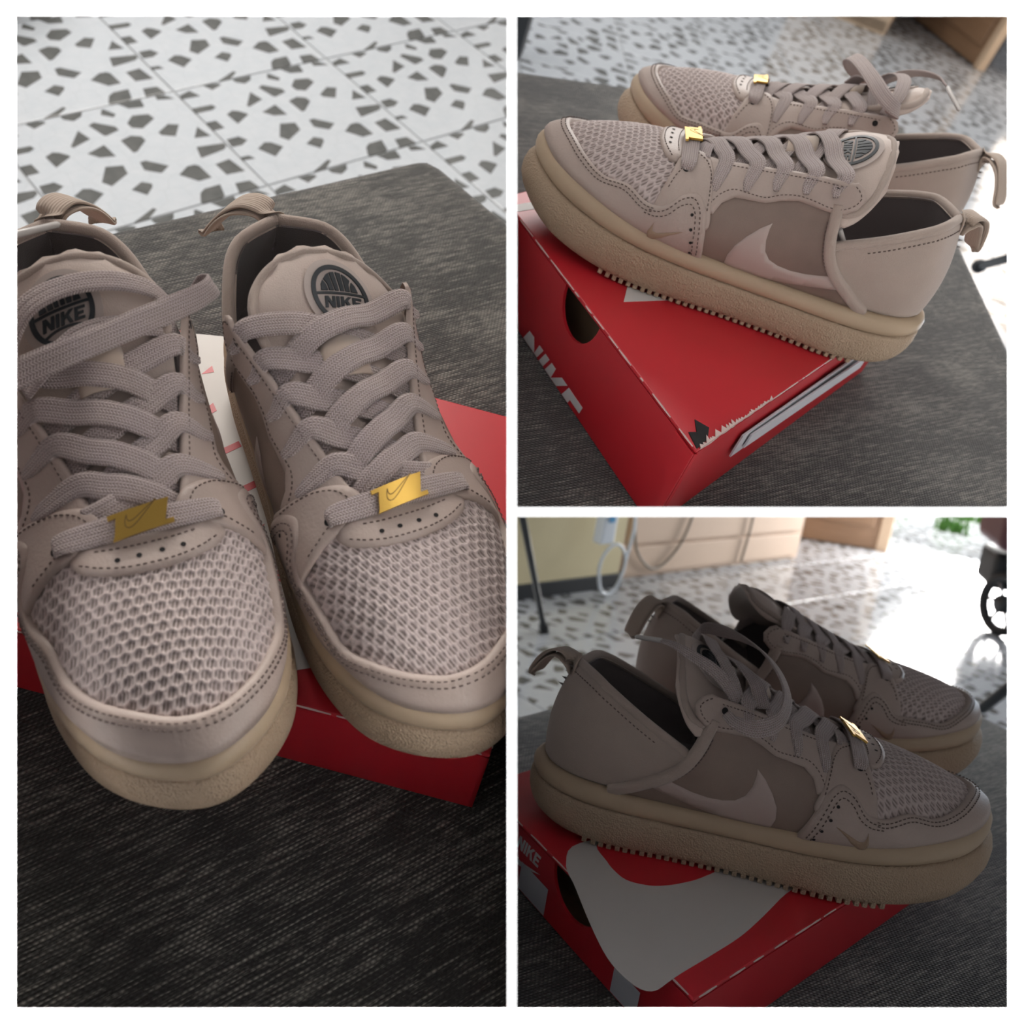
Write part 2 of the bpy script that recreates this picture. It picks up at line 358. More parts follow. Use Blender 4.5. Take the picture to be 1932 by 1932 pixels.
def top_st(pts):
    out = []
    for x, y in pts:
        dl = (_GL[:, 0] - x)**2 + (_GL[:, 1] - y)**2; dm = (_GM[:, 0] - x)**2 + (_GM[:, 1] - y)**2
        i, j = np.argmin(dl), np.argmin(dm)
        out.append((_gs.ravel()[i], _gt.ravel()[i]) if dl[i] < dm[j] else (1 - _gs.ravel()[j], _gt.ravel()[j]))
    return np.array(out)
def st_x(x, t, med=False):     # s of the outline point with this x
    ss = np.linspace(0, .5, 800); o = outline(1 - ss if med else ss)
    s = ss[np.argmin(abs(o[:, 0] - x))]
    return (1 - s if med else s, t)
_ns, _nt = 260, 60
_a, _b = np.meshgrid(np.linspace(0, 1, _ns, endpoint=False), np.linspace(0, 1, _nt), indexing='ij')
_LV = last(_a.ravel(), _b.ravel())
_LF = [(i*_nt+j, ((i+1) % _ns)*_nt+j, ((i+1) % _ns)*_nt+j+1, i*_nt+j+1) for i in range(_ns) for j in range(_nt-1)]
LASTBVH = BVHTree.FromPolygons([Vector(v) for v in _LV], _LF)
def top_pt(x, y):
    h = LASTBVH.ray_cast(Vector((x, y, .3)), Vector((0, 0, -1)))
    if h[0] is None:
        h = LASTBVH.find_nearest(Vector((x, y, .086)))
    n = np.array(h[1]); n = n if n[2] > 0 else -n
    return np.array(h[0]), n

SCALE = np.array([.68, .070])
def eval_st(Q):
    s, t = Q[:, 0]/SCALE[0], Q[:, 1]/SCALE[1]
    return last(s, t), lastn(s, t)
def eval_top(Q):
    r = [top_pt(x, y) for x, y in Q]
    return np.array([p for p, _ in r]), np.array([n for _, n in r])

def tri_poly(poly, step):
    lo, hi = poly.min(0), poly.max(0)
    gx = np.arange(lo[0], hi[0] + step, step); gy = np.arange(lo[1], hi[1] + step, step*.87)
    pts = []
    P = np.asarray(poly); Q = np.roll(P, -1, 0)
    G = np.array([(x + (step*.5 if j % 2 else 0), y) for j, y in enumerate(gy) for x in gx])
    inside = np.zeros(len(G), bool)
    for (x0, y0), (x1, y1) in zip(P, Q):
        c = ((y0 > G[:, 1]) != (y1 > G[:, 1]))
        with np.errstate(divide='ignore', invalid='ignore'):
            c &= G[:, 0] < (x1 - x0)*(G[:, 1] - y0)/(y1 - y0 + 1e-15) + x0
        inside ^= c
    d = np.full(len(G), 1e9)
    for a, b in zip(P, Q):
        ab = b - a; L = ab @ ab + 1e-15; u = np.clip(((G - a) @ ab)/L, 0, 1); d = np.minimum(d, np.linalg.norm(G - (a + u[:, None]*ab), axis=1))
    G = G[inside & (d > step*.45)]
    allp = np.vstack([P, G]); n = len(P)
    r = delaunay_2d_cdt([Vector(p) for p in allp], [(i, (i + 1) % n) for i in range(n)], [], 1, 1e-7)
    V = np.array([tuple(p) for p in r[0]]); orig = r[3]
    edge = np.array([any(k < n for k in o) if o else False for o in orig])
    return V, [tuple(f) for f in r[2]], edge

def patch(name, poly, ev=eval_st, step=.0025, off=.0006, th=.0012, smooth=True, densify=.0015, skirt=.0012, raw=False):
    """A sheet of leather or cloth lying on the last: rounded rim, real thickness."""
    poly = np.asarray(poly, float)
    if ev is eval_st: poly = poly*SCALE
    if smooth: poly = smooth_path(poly, step=densify, closed=True)
    else:
        out = []
        for a, b in zip(poly, np.roll(poly, -1, 0)):
            k = max(1, int(np.linalg.norm(b - a)/densify)); out += [a + (b - a)*i/k for i in range(k)]
        poly = np.array(out)
    Q, Fc, edge = tri_poly(poly, step)
    p, n = ev(Q)
    # orient
    f = Fc[len(Fc)//2]
    if np.cross(p[f[1]] - p[f[0]], p[f[2]] - p[f[0]]) @ n[f[0]] < 0: Fc = [g[::-1] for g in Fc]
    top = p + n*(off + th*np.where(edge, .45, 1.0))[:, None]
    V = list(top); F2 = list(Fc)
    cnt = {}
    for g in Fc:
        for a, b in zip(g, g[1:] + g[:1]): cnt[(a, b)] = 1
    low = {}
    for (a, b) in list(cnt):
        if (b, a) not in cnt:
            for q in (a, b):
                if q not in low: low[q] = len(V); V.append(p[q] + n[q]*(off - skirt))
            F2.append((b, a, low[a], low[b]))
    uv = np.zeros((len(V), 2)); uv[:len(Q)] = Q
    for q, k in low.items(): uv[k] = Q[q]
    if raw: return np.array(V), F2, uv, Q, n
    return smesh(name, V, F2, uv=uv)

def strip_on_last(path_st, w, h, off=.0004, n=60, seg=7):
    q = smooth_path(np.asarray(path_st)*SCALE, n=n)
    p, nn = eval_st(q)
    T = np.gradient(p, axis=0); T /= np.linalg.norm(T, axis=1)[:, None]
    V = []
    w = np.broadcast_to(w, (n,))
    for i in range(n):
        side = np.cross(nn[i], T[i])
        for k in range(seg):
            a = math.pi*k/(seg - 1)
            V.append(p[i] + side*(w[i]*.5*math.cos(a)) + nn[i]*(off + h*math.sin(a)**.7 - (.0015 if k in (0, seg-1) else 0)))
    Fc = [(i*seg+k, i*seg+k+1, (i+1)*seg+k+1, (i+1)*seg+k) for i in range(n-1) for k in range(seg-1)]
    Fc += [tuple(range(seg)), tuple((n-1)*seg+k for k in range(seg-1, -1, -1))]
    f = Fc[3]; V = np.array(V)
    if np.cross(V[f[1]]-V[f[0]], V[f[2]]-V[f[0]]) @ nn[0] < 0: Fc = [g[::-1] for g in Fc]
    return V, Fc

def ribbon(path, normals, w, th=.0015, n=None, step=.0016):
    """Flat woven lace: path, the direction its face looks at each control point, width."""
    path = np.asarray(path, float); normals = np.asarray(normals, float)
    w = np.broadcast_to(np.asarray(w, float), (len(path),))
    A = np.c_[path, normals, w]
    c = np.r_[0, np.cumsum(np.sqrt(np.linalg.norm(np.diff(path, axis=0), axis=1)))]
    if n is None: n = max(8, int(np.linalg.norm(np.diff(path, axis=0), axis=1).sum()/step))
    A = hermite(c, A, np.linspace(0, c[-1], n)); P, N, W = A[:, :3], A[:, 3:6], A[:, 6]
    T = np.gradient(P, axis=0); T /= np.linalg.norm(T, axis=1)[:, None] + 1e-12
    N = N - T*(N*T).sum(1)[:, None]; N /= np.linalg.norm(N, axis=1)[:, None] + 1e-12
    S = np.cross(T, N)
    prof = [(-.5, .0), (-.46, .42), (-.25, .5), (0, .44), (.25, .5), (.46, .42), (.5, 0), (.46, -.42), (.25, -.5), (0, -.44), (-.25, -.5), (-.46, -.42)]
    L = np.r_[0, np.cumsum(np.linalg.norm(np.diff(P, axis=0), axis=1))]
    V, uv = [], []
    for i in range(n):
        for a, b in prof:
            V.append(P[i] + S[i]*a*W[i] + N[i]*b*th); uv.append((L[i], a*W[i]))
    m = len(prof)
    Fc = [(i*m+k, (i+1)*m+k, (i+1)*m+(k+1) % m, i*m+(k+1) % m) for i in range(n-1) for k in range(m)]
    Fc += [tuple(range(m)), tuple((n-1)*m+k for k in range(m-1, -1, -1))]
    return np.array(V), Fc, np.array(uv)

def stitches(paths, ev=eval_st, gap=.0026, ln=.0016, wd=.00065, off=.0021, st=True):
    parts = []
    for path in paths:
        q = np.asarray(path, float)
        if ev is eval_st: q = q*SCALE
        q = smooth_path(q, step=.0004); p, n = ev(q)
        L = np.r_[0, np.cumsum(np.linalg.norm(np.diff(p, axis=0), axis=1))]
        for l in np.arange(gap/2, L[-1] - gap/2, gap):
            i = np.searchsorted(L, l); i = min(max(i, 1), len(p)-2)
            t = p[i+1] - p[i-1]; t /= np.linalg.norm(t); sd = np.cross(n[i], t); c = p[i] + n[i]*off
            a, b, k = t*ln/2, sd*wd/2, n[i]*.0003
            parts.append(([c-a-b-k, c+a-b-k, c+a+b-k, c-a+b-k, c-a*.7-b*.6+k, c+a*.7-b*.6+k, c+a*.7+b*.6+k, c-a*.7+b*.6+k],
                          [(4, 5, 6, 7), (0, 1, 5, 4), (1, 2, 6, 5), (2, 3, 7, 6), (3, 0, 4, 7)]))
    return join_vf(parts)

# letter outlines for the block capitals, unit height, (polygon list, advance)
GLYPH = {
 'N': ([[(0, 0), (.22, 0), (.22, .62), (.55, 0), (.80, 0), (.80, 1), (.58, 1), (.58, .40), (.26, 1), (0, 1)]], .92),
 'I': ([[(0, 0), (.23, 0), (.23, 1), (0, 1)]], .35),
 'K': ([[(0, 0), (.23, 0), (.23, .36), (.36, .50), (.58, 0), (.86, 0), (.54, .64), (.86, 1), (.56, 1), (.23, .62), (.23, 1), (0, 1)]], .94),
 'E': ([[(0, 0), (.72, 0), (.72, .20), (.23, .20), (.23, .41), (.62, .41), (.62, .60), (.23, .60), (.23, .80), (.72, .80), (.72, 1), (0, 1)]], .78)}
def word(txt, hgt, slant=.2):
    polys, x = [], 0
    for ch in txt:
        g, adv = GLYPH[ch]
        for p in g: polys.append(np.array([((a + x + b*slant)*hgt, b*hgt) for a, b in p]))
        x += adv
    w = (x - .06)*hgt
    return [p - [w/2 + slant*hgt/2, 0] for p in polys], w
def check_mark(n=14):          # the curved tick: unit length, tip to the right, (x, y)
    o = smooth_path([(1, .36), (.72, .22), (.45, .085), (.28, .02), (.15, .0), (.05, .035), (.0, .125), (.02, .25), (.10, .385)], n=n*2)
    i = smooth_path([(.10, .385), (.085, .28), (.115, .20), (.20, .165), (.33, .175), (.55, .235), (.78, .30), (1, .36)], n=n*2)
    return np.vstack([o, i[1:-1]])
def fill2d(polys, ev, th, step):
    """Flat shapes given in 2D, laid on a surface ev(Q)->p,n and given thickness th."""
    parts = []
    for poly in polys:
        poly = np.asarray(poly, float); out = []
        for a, b in zip(poly, np.roll(poly, -1, 0)):
            k = max(1, int(np.linalg.norm(b - a)/step)); out += [a + (b - a)*i/k for i in range(k)]
        Q, Fc, edge = tri_poly(np.array(out), step*1.2); p, n = ev(Q)
        if not Fc: continue
        f = Fc[0]
        if np.cross(p[f[1]] - p[f[0]], p[f[2]] - p[f[0]]) @ n[f[0]] < 0: Fc = [g[::-1] for g in Fc]
        V = list(p + n*th); F2 = list(Fc); E = set()
        for g in Fc:
            for a, b in zip(g, g[1:] + g[:1]): E.add((a, b))
        low = {}
        for a, b in list(E):
            if (b, a) not in E:
                for q in (a, b):
                    if q not in low: low[q] = len(V); V.append(p[q] - n[q]*.0003)
                F2.append((b, a, low[a], low[b]))
        parts.append((V, F2))
    return join_vf(parts)

# ---------------------------------------------------------------- building the two shoes' meshes
TONX = [.074, .082, .093, .106, .125, .150, .175, .195]
TONC = [.1290, .1275, .1235, .1165, .1075, .0970, .0875, .0795]        # crown of the tongue
TONW = [.034, .0385, .0400, .0375, .0325, .0280, .0245, .0200]
TOND = [.0200, .0200, .0170, .0130, .0090, .0070, .0055, .0040]        # droop at its edges
def tongue_y(x): return hermite([.06, .080, .105, .14, .2], [-.0105, -.0095, -.0050, -.001, 0], x)
def tongue_z(x, y):
    y = y - tongue_y(x)
    c = hermite(TONX, TONC, x); w = hermite(TONX, TONW, x); d = hermite(TONX, TOND, x)
    r = hermite([.06, .080, .105, .13, .15, .2], [.36, .36, .28, .12, .03, 0], x)
    return c - d*np.abs(y/w)**2.2 + r*y
def eval_tongue(Q):
    x, y = Q[:, 0], Q[:, 1]; z = tongue_z(x, y); e = 4e-4
    dx = (tongue_z(x+e, y) - tongue_z(x-e, y))/(2*e); dy = (tongue_z(x, y+e) - tongue_z(x, y-e))/(2*e)
    n = np.c_[-dx, -dy, np.ones(len(x))]; n /= np.linalg.norm(n, axis=1)[:, None]
    return np.c_[x, y, z], n

EX = {'l': [(.191, .0765), (.1695, .0775), (.1510, .0845), (.1345, .0920), (.1175, .0985), (.1020, .1050)],
      'm': [(.191, .0775), (.1695, .0775), (.1510, .0845), (.1345, .0920), (.1175, .0995), (.1020, .1055)]}

def hexcell(u, v, p):
    """0 in the middle of a cell of the mesh cloth, 1 on its ribs."""
    a = np.stack([u/p, v/p/1.7320508], -1); c1 = np.round(a); c2 = np.floor(a) + .5
    d1 = (a - c1)*[1, 1.7320508]; d2 = (a - c2)*[1, 1.7320508]
    def hexd(d):
        x, y = np.abs(d[..., 0]), np.abs(d[..., 1])
        return np.maximum(x, x*.5 + y*.8660254)
    return np.minimum(hexd(d1), hexd(d2))*2   # 0..1

def shoe_meshes(sgn):
    Sh.sgn = sgn
    D = []     # (name, mesh, material, parent index or None)
    def add(name, me, mat, parent=None, label=None):
        D.append((name, me, mat, parent, label)); return len(D) - 1
    # ---- sole: lower wall with a leather grain, smooth rim above the groove
    n = 220; S = np.linspace(0, 1, n, endpoint=False); o = outline(S); nn = onormal(S)
    zb, z0 = zbite(o[:, 0]), zbot(o[:, 0])
    toe = np.clip((o[:, 0] - .2)/.085, 0, 1)
    def rings(prof):
        V = []
        for q, f in prof:
            ff = f - toe*max(0, .30 - q)**2*.030 + (toe**1.5*.0035 + .0006)*math.sin(math.pi*min(1, max(0, q/.66)))**.6
            p = o + nn*np.broadcast_to(ff, (n,))[:, None]
            V += list(np.c_[p, z0 + (zb - z0)*q])
        m = len(prof)
        Fc = [(i*n+j, i*n+(j+1) % n, (i+1)*n+(j+1) % n, (i+1)*n+j) for i in range(m-1) for j in range(n)]
        return V, Fc
    V, Fc = rings([(.012, -.020), (.012, -.0078), (.085, -.0074), (.087, -.0016), (.10, -.0007), (.17, .0001), (.28, .0009), (.42, .0013), (.56, .0011), (.655, .0004), (.675, -.0009), (.69, -.004)])
    Fc.append(tuple(range(n-1, -1, -1)))
    sole = add('sole', smesh('sole', V, Fc), 'sole')
    V, Fc = rings([(.67, -.004), (.685, -.0007), (.70, .0004), (.78, .0011), (.86, .0009), (.93, -.0004), (.975, -.0026), (1.0, -.0058), (.985, -.0075), (.95, -.0120)])
    add('sole_rim', smesh('sole_rim', V, Fc), 'rim', sole)
    # tread lugs along both edges
    lug = 'LUG'
    for med in (False, True):
        ss = np.linspace(0, .5, 600); oo = outline(1 - ss if med else ss)
        L = np.r_[0, np.cumsum(np.linalg.norm(np.diff(oo, axis=0), axis=1))]
        i0 = np.argmin(abs(oo[:, 0] - .036)); i1 = np.argmin(abs(oo[:, 0] - .222))
        for l in np.arange(L[i0], L[i1], .0052):
            i = np.searchsorted(L, l); s = (1 - ss[i]) if med else ss[i]
            t = oo[i+1] - oo[i-1]; ang = math.atan2(t[1], t[0]); c = oo[i] - onormal([s])[0]*.0054
            D.append(('tread_lug', ('LUG', (c[0], c[1]*sgn, zbot([oo[i][0]])[0] + .0024), ang*sgn), 'sole', sole, None))
    # ---- inside: insole and lining
    s2 = np.linspace(0, 1, 120, endpoint=False); p = last(s2, np.full(120, .12)); nr = onormal(s2)
    ring = p - np.c_[nr*.003, np.zeros(120)]
    V = list(ring) + [(x, 0, .050) for x in (.14,)]
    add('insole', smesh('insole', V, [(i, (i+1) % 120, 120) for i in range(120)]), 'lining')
    def mir(poly): return [(1 - s, t) for s, t in poly]
    col = [(.100, .066), (.086, .0745), (.070, .0830), (.050, .0935), (.034, .1020), (.0240, .1060)]
    cl, cm = side_st(col), side_st(col, True); cm = cm - [1, 0]
    hb = [tuple(a) for a in cm] + [(0., cl[-1][1] + .012)] + [tuple(a) for a in cl[::-1]]
    heel_top = np.array(hb)
    x100l, x100m = st_x(.105, 0)[0], st_x(.105, 0, True)[0] - 1
    bot = [(s, -.0) for s in np.linspace(x100l, x100m, 26)]
    # lining shell behind the heel and under the eyestays
    top2 = smooth_path(heel_top*SCALE, n=60)/SCALE
    heel_poly = np.vstack([top2, bot])
    V, Fc, uv, Q, nrm = patch('heel', heel_poly, smooth=False, off=-.0042, th=.0002, raw=True)
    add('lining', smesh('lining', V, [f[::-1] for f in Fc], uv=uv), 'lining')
    hc = add('heel_cup', patch('heel_cup', heel_poly, smooth=False, off=-.0024, th=.0030, skirt=.0030), 'cloth')
    V, Fc = strip_on_last(top2 - [0, .006], .0085, .0030, off=.0008, n=110)
    # roll the binding over the edge: a soft tube
    pe, ne = eval_st(top2*SCALE)
    V, Fc = tube_vf(pe - ne*.0016, .0030, 10); add('collar_binding', smesh('collar_binding', V, Fc), 'cloth', hc)
    V, Fc = stitches([top2[9:-9] - [0, .085]], off=.0010, gap=.003); add('collar_stitching', smesh('collar_stitching', V, Fc, smooth=False), 'thread', hc)
    # pull tab: a folded strap behind the collar
    V, Fc, uv = ribbon([(.0125, -.004, .0960), (.0125, -.0035, .1045), (.0085, -.001, .1090), (.001, .006, .1080), (-.006, .0140, .1000), (-.0115, .0210, .0875), (-.0120, .0220, .0835), (-.0095, .0210, .0875), (-.0035, .0145, .0985), (.0025, .007, .1045), (.0085, .000, .1045), (.0105, -.004, .0960)],
        [(-1, 0, .1), (-.7, 0, .6), (-.2, .2, 1), (-.45, .45, .85), (-.65, .6, .55), (-.75, .6, .2), (0, 0, -1), (.75, -.6, -.2), (.7, -.5, -.5), (.4, -.3, -.9), (.1, 0, -1), (-1, 0, -.25)], .0140, th=.0018)
    add('pull_tab', smesh('pull_tab', V, Fc, uv=uv), 'webbing')
    st_paths = []
    holes = []; holes_sz = []
    for med in (False, True):
        q = lambda P: side_st(P, med)
        # sheer side panel
        pan = [(.052, .0365), (.064, .047), (.078, .058), (.090, .074), (.096, .090), (.104, .100), (.125, .094), (.150, .084), (.166, .074), (.174, .060), (.172, .036)]
        qq = [tuple(a) for a in q(pan)]
        sb = np.linspace(qq[-1][0], qq[0][0], 12)[1:-1]
        pi = add('side_panel', patch('side_panel', qq + [(s, 0.) for s in sb], smooth=False, off=.0014, th=.0006), 'sheer')
        li = patch('x', q([(.088, .040), (.090, .070), (.096, .090), (.11, .099), (.13, .094), (.15, .087), (.18, .075), (.185, .045)]), smooth=False, off=-.0030, th=.0002, raw=True)
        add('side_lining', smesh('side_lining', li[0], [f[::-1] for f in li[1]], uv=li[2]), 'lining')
        sw = [(.1285, .0735), (.1345, .0680), (.1400, .0610), (.1440, .0530), (.1458, .0450), (.1445, .0390), (.1410, .0370), (.1300, .0368), (.1150, .0376), (.1000, .0402), (.0850, .0440), (.0720, .0478), (.0700, .0490),
              (.0790, .0560), (.0850, .0540), (.0940, .0515), (.1040, .0500), (.1130, .0500), (.1200, .0520), (.1250, .0565), (.1280, .0630), (.1288, .0700)]
        add('curved_logo', patch('curved_logo', q(sw), off=.0019, th=.0010, step=.003, smooth=False), 'print', pi)
        # bound edge running from the lace lobe down to the sole
        V, Fc = strip_on_last(q([(.046, .0385), (.055, .0430), (.066, .0500), (.077, .0575), (.0865, .0670), (.0925, .0790), (.0955, .0900), (.098, .0990)]), .0078, .0030, off=.0014)
        add('binding_band', smesh('binding_band', V, Fc), 'cloth')
        st_paths.append((q([(.056, .0405), (.068, .0480), (.080, .0560), (.0905, .0670), (.0965, .0790), (.0995, .0900)]), .0031))
        # eyestay with its round lobe
        low = [(.1655, .0645), (.1625, .0715), (.1565, .0765), (.1480, .0785), (.1380, .0810), (.1290, .0860), (.1200, .0900), (.1100, .0915), (.1010, .0925), (.0925, .0950), (.0865, .1005), (.0850, .1070), (.0885, .1125), (.0935, .1145)]
        lo = q(low)
        up = [(s, .985) for s in np.linspace(st_x(.096, 0, med)[0], st_x(.196, 0, med)[0], 26)]
        poly = np.vstack([lo, up, q([(.1850, .0720), (.1760, .0640)])])
        add('eyestay', patch('eyestay', poly, off=.0022, th=.0015, smooth=False, densify=.001), 'leather')
        ins = q([(.1700, .0680), (.1650, .0745), (.1585, .0790), (.1485, .0812), (.1385, .0836), (.1300, .0885), (.1205, .0925), (.1105, .0942), (.1020, .0952), (.0945, .0975), (.0895, .1020), (.0882, .1070), (.0910, .1110), (.0955, .1128)])
        st_paths.append((ins, .0038))
        st_paths.append((np.array([(s, .94) for s in np.linspace(st_x(.10, 0, med)[0], st_x(.18, 0, med)[0], 12)]), .0038))
        # tab that carries the first eyelet
        tab = [(.1655, .0560), (.1685, .0680), (.1715, .0760), (.1745, .0815), (.1790, .0845), (.1850, .0850), (.1905, .0838), (.1950, .0805), (.1985, .0740), (.2005, .0660), (.2015, .0590), (.2020, .0530), (.185, .052)]
        add('lace_tab', patch('lace_tab', q(tab), off=.0034, th=.0014), 'leather')
        st_paths.append((q([(.1690, .0640), (.1720, .0735), (.1750, .0795), (.1795, .0824), (.1850, .0828), (.1895, .0815), (.1930, .0780), (.1960, .0720), (.1980, .0650)]), .0050))
        h4 = q([(.1775, .0600), (.1745, .0535), (.1715, .0470), (.1688, .0410)])
        p4, n4 = eval_st(h4*SCALE); holes += [(a + b*.0062, b, .00105) for a, b in zip(p4, n4)]
        cm2 = check_mark(8)*[.0205, .024]
        base = np.array([.1990, .0405])
        cm2 = np.array([(base[0] - a*math.cos(.12) + b*math.sin(.12)*0, base[1] + b - a*.02 + a*.10) for a, b in cm2])
        add('stitched_logo', patch('stitched_logo', q(cm2), off=.0058, th=.0008, step=.0012, smooth=False, densify=.0008), 'stitch_logo')
        for k, e in enumerate(EX['m' if med else 'l']):
            pe, ne = eval_st(q([e])*SCALE); holes.append((pe[0] + ne[0]*(.0049 if k == 0 else .0039), ne[0], .0021))
        st_paths.append((q([(.1645, .0400), (.1672, .0480), (.1705, .0570), (.1745, .0640), (.1800, .0668), (.1865, .0645), (.1930, .0580), (.1985, .0550), (.2060, .0542)]), .0064))
        st_paths.append((q([(.1672, .0395), (.1698, .0470), (.1730, .0555), (.1762, .0615), (.1803, .0641), (.1855, .0620), (.1915, .0556), (.1980, .0526), (.2060, .0519)]), .0064))
    # ---- toe guard wraps the toe
    rl = side_st([(.1600, .0370), (.1628, .0470), (.1665, .0575), (.1715, .0660), (.1790, .0698), (.1870, .0668), (.1940, .0598), (.1990, .0575), (.2060, .0570)])
    rm = side_st([(.1600, .0370), (.1628, .0470), (.1665, .0575), (.1715, .0660), (.1790, .0698), (.1870, .0668), (.1940, .0598), (.1990, .0575), (.2060, .0570)], True)
    front = top_st([(.220, -.0410), (.236, -.0375), (.250, -.0300), (.2605, -.0190), (.2675, -.0080), (.2698, .0010), (.2680, .0100), (.261, .0205), (.250, .0305), (.236, .0375), (.220, .0405)])
    GUARD = np.vstack([rl, front, rm[::-1]])
    gtop = smooth_path(GUARD*SCALE, n=240)/SCALE
    sb = np.linspace(gtop[-1][0], gtop[0][0], 60)[1:-1]
    tg = add('toe_guard', patch('toe_guard', np.vstack([gtop, [(s, 0.) for s in sb]]), off=.0042, th=.0016, smooth=False, skirt=.003), 'leather')
    f1 = gtop[(gtop[:, 0] > rl[-2][0]) & (gtop[:, 0] < rm[-2][0])]
    st_paths.append((f1 - [0, .028], .0064)); st_paths.append((f1 - [0, .062], .0064))
    # ---- open mesh over the toes: ribs and cells are real relief
    rim = last(gtop[:, 0], gtop[:, 1] - .03)
    k0 = (rim[:, 0] > .199)
    ring = rim[k0][:, :2]
    arc = np.array([(.199, .043), (.197, .030), (.1955, .015), (.195, 0), (.1955, -.015), (.197, -.030), (.199, -.043)])
    vp = np.vstack([ring, arc])
    V, Fc, uv, Q, nrm = patch('vamp', vp, ev=eval_top, step=.00062, off=.0016, th=.0002, smooth=False, densify=.0012, raw=True)
    nq = len(Q)
    ang = .12; U = Q[:, 0]*math.cos(ang) - Q[:, 1]*math.sin(ang); W = Q[:, 0]*math.sin(ang) + Q[:, 1]*math.cos(ang)
    hx = hexcell(W, U*1.02, .0047); rib = np.clip((hx - .58)/.32, 0, 1); rib = rib*rib*(3 - 2*rib)
    V[:nq] += nrm*(rib*.00085)[:, None]
    at = np.zeros(len(V)); at[:nq] = rib
    add('toe_mesh', smesh('toe_mesh', V, Fc, uv=uv, attr=at), 'toemesh')
    vs = [(.1985, -.0275), (.2045, -.0255), (.2090, -.0190), (.2120, -.0100), (.2130, .0010), (.2120, .0120), (.2090, .0205), (.2045, .0265), (.1985, .0285), (.1935, .022), (.1925, .010), (.1925, -.010), (.1935, -.021)]
    add('vamp_strip', patch('vamp_strip', vs, ev=eval_top, off=.0030, th=.0014, step=.002), 'leather')
    s_top = [[(.2015, -.0255), (.2065, -.0180), (.2095, -.0095), (.2105, .0010), (.2095, .0115), (.2065, .0195), (.2015, .0265)], [(.1985, -.0200), (.2005, -.0100), (.2010, .0010), (.2005, .0115), (.1985, .0210)]]
    for y in (-.0120, -.0040, .0045, .0125):
        a, b = top_pt(.2062 - abs(y)*.05, y); holes.append((a + b*.0047, b, .0011))
    parts = []
    for path, off in st_paths: parts.append(stitches([path], off=off))
    parts.append(stitches(s_top, ev=eval_top, off=.0046))
    V, Fc = join_vf(parts); add('stitching', smesh('stitching', V, Fc, smooth=False), 'thread')
    parts = []
    for c, nv, r in holes:
        a = np.cross(nv, [0, 0, 1.]); a /= np.linalg.norm(a) + 1e-9; b = np.cross(nv, a)
        ring_ = [c + r*(math.cos(2*math.pi*k/12)*a + math.sin(2*math.pi*k/12)*b) for k in range(12)]
        parts.append((ring_, [tuple(range(12))]))
    V, Fc = join_vf(parts); add('perforations', smesh('perforations', V, Fc, smooth=False), 'hole')
    # ---- tongue
    nu, nv = 46, 36; xs = hermite([0, .12, .3, 1], [.0735, .0755, .085, .195], np.linspace(0, 1, nu)); V = []
    for i, x in enumerate(xs):
        w = hermite(TONX, TONW, x)[0]; endr = min(1, math.sqrt(max(0, (x - .0730)/.010)))
        w2 = w*(.60 + .40*min(1, ((x - .0730)/.016))**.5); tk = hermite([.073, .09, .13, .2], [.0095, .0090, .0060, .0035], x)[0]*endr
        for k in range(nv):
            a = 2*math.pi*k/nv; c, s = math.cos(a), math.sin(a)
            y = w2*np.sign(c)*abs(c)**.75; h = tk*.5*np.sign(s)*abs(s)**.55
            y = y + tongue_y([x])[0]
            V.append((x, y, tongue_z(np.array([x]), np.array([y]))[0] - tk*.5 + h + .0009*math.sin(y*520 + x*90)*(1 if s > 0 else 0)*np.clip((.096 - x)/.02, 0, 1)))
    Fc = [(i*nv+k, i*nv+(k+1) % nv, (i+1)*nv+(k+1) % nv, (i+1)*nv+k) for i in range(nu-1) for k in range(nv)]
    Fc += [tuple(range(nv-1, -1, -1)), tuple((nu-1)*nv+k for k in range(nv))]
    tn = add('tongue', smesh('tongue', V, [f[::-1] for f in Fc]), 'tongue')
    edge = []
    for yv in np.linspace(-1, 1, 60):
        x = .0705 + .0 * yv; 
    pth = [(.116, -.0335), (.106, -.0368), (.095, -.0385), (.086, -.0360), (.0795, -.0285), (.0770, -.015), (.0765, 0), (.0770, .015), (.0795, .0285), (.086, .0360), (.095, .0385), (.106, .0368), (.116, .0335)]
    qq = smooth_path(pth, n=90); qq[:, 1] += tongue_y(qq[:, 0]); pp_, nn_ = eval_tongue(qq)
    V, Fc = tube_vf(pp_ - nn_*.0012, .0024, 8); add('tongue_binding', smesh('tongue_binding', V, Fc), 'cloth', tn)
    pc = np.array([.0985, -.0080])
    def ev_logo(Q): return eval_tongue(np.c_[pc[0] - Q[:, 1], pc[1] + Q[:, 0]*sgn])
    circ = lambda r, k=40, c=(0, 0): np.array([(c[0] + r*math.cos(2*math.pi*i/k), c[1] + r*math.sin(2*math.pi*i/k)) for i in range(k)])
    def flip(v, f): return v, f
    V, Fc = fill2d([circ(.0162)], ev_logo, .0012, .002); add('logo_patch', smesh('logo_patch', V, Fc, smooth=False), 'patch', tn)
    def annulus(r0, r1, a0=0, a1=2*math.pi, k=36):
        out = []
        for i in range(k):
            x, y = a0 + (a1-a0)*i/k, a0 + (a1-a0)*(i+1)/k
            out.append(np.array([(r0*math.cos(x), r0*math.sin(x)), (r1*math.cos(x), r1*math.sin(x)), (r1*math.cos(y), r1*math.sin(y)), (r0*math.cos(y), r0*math.sin(y))]))
        return out
    pol = annulus(.0112, .0131, k=48)
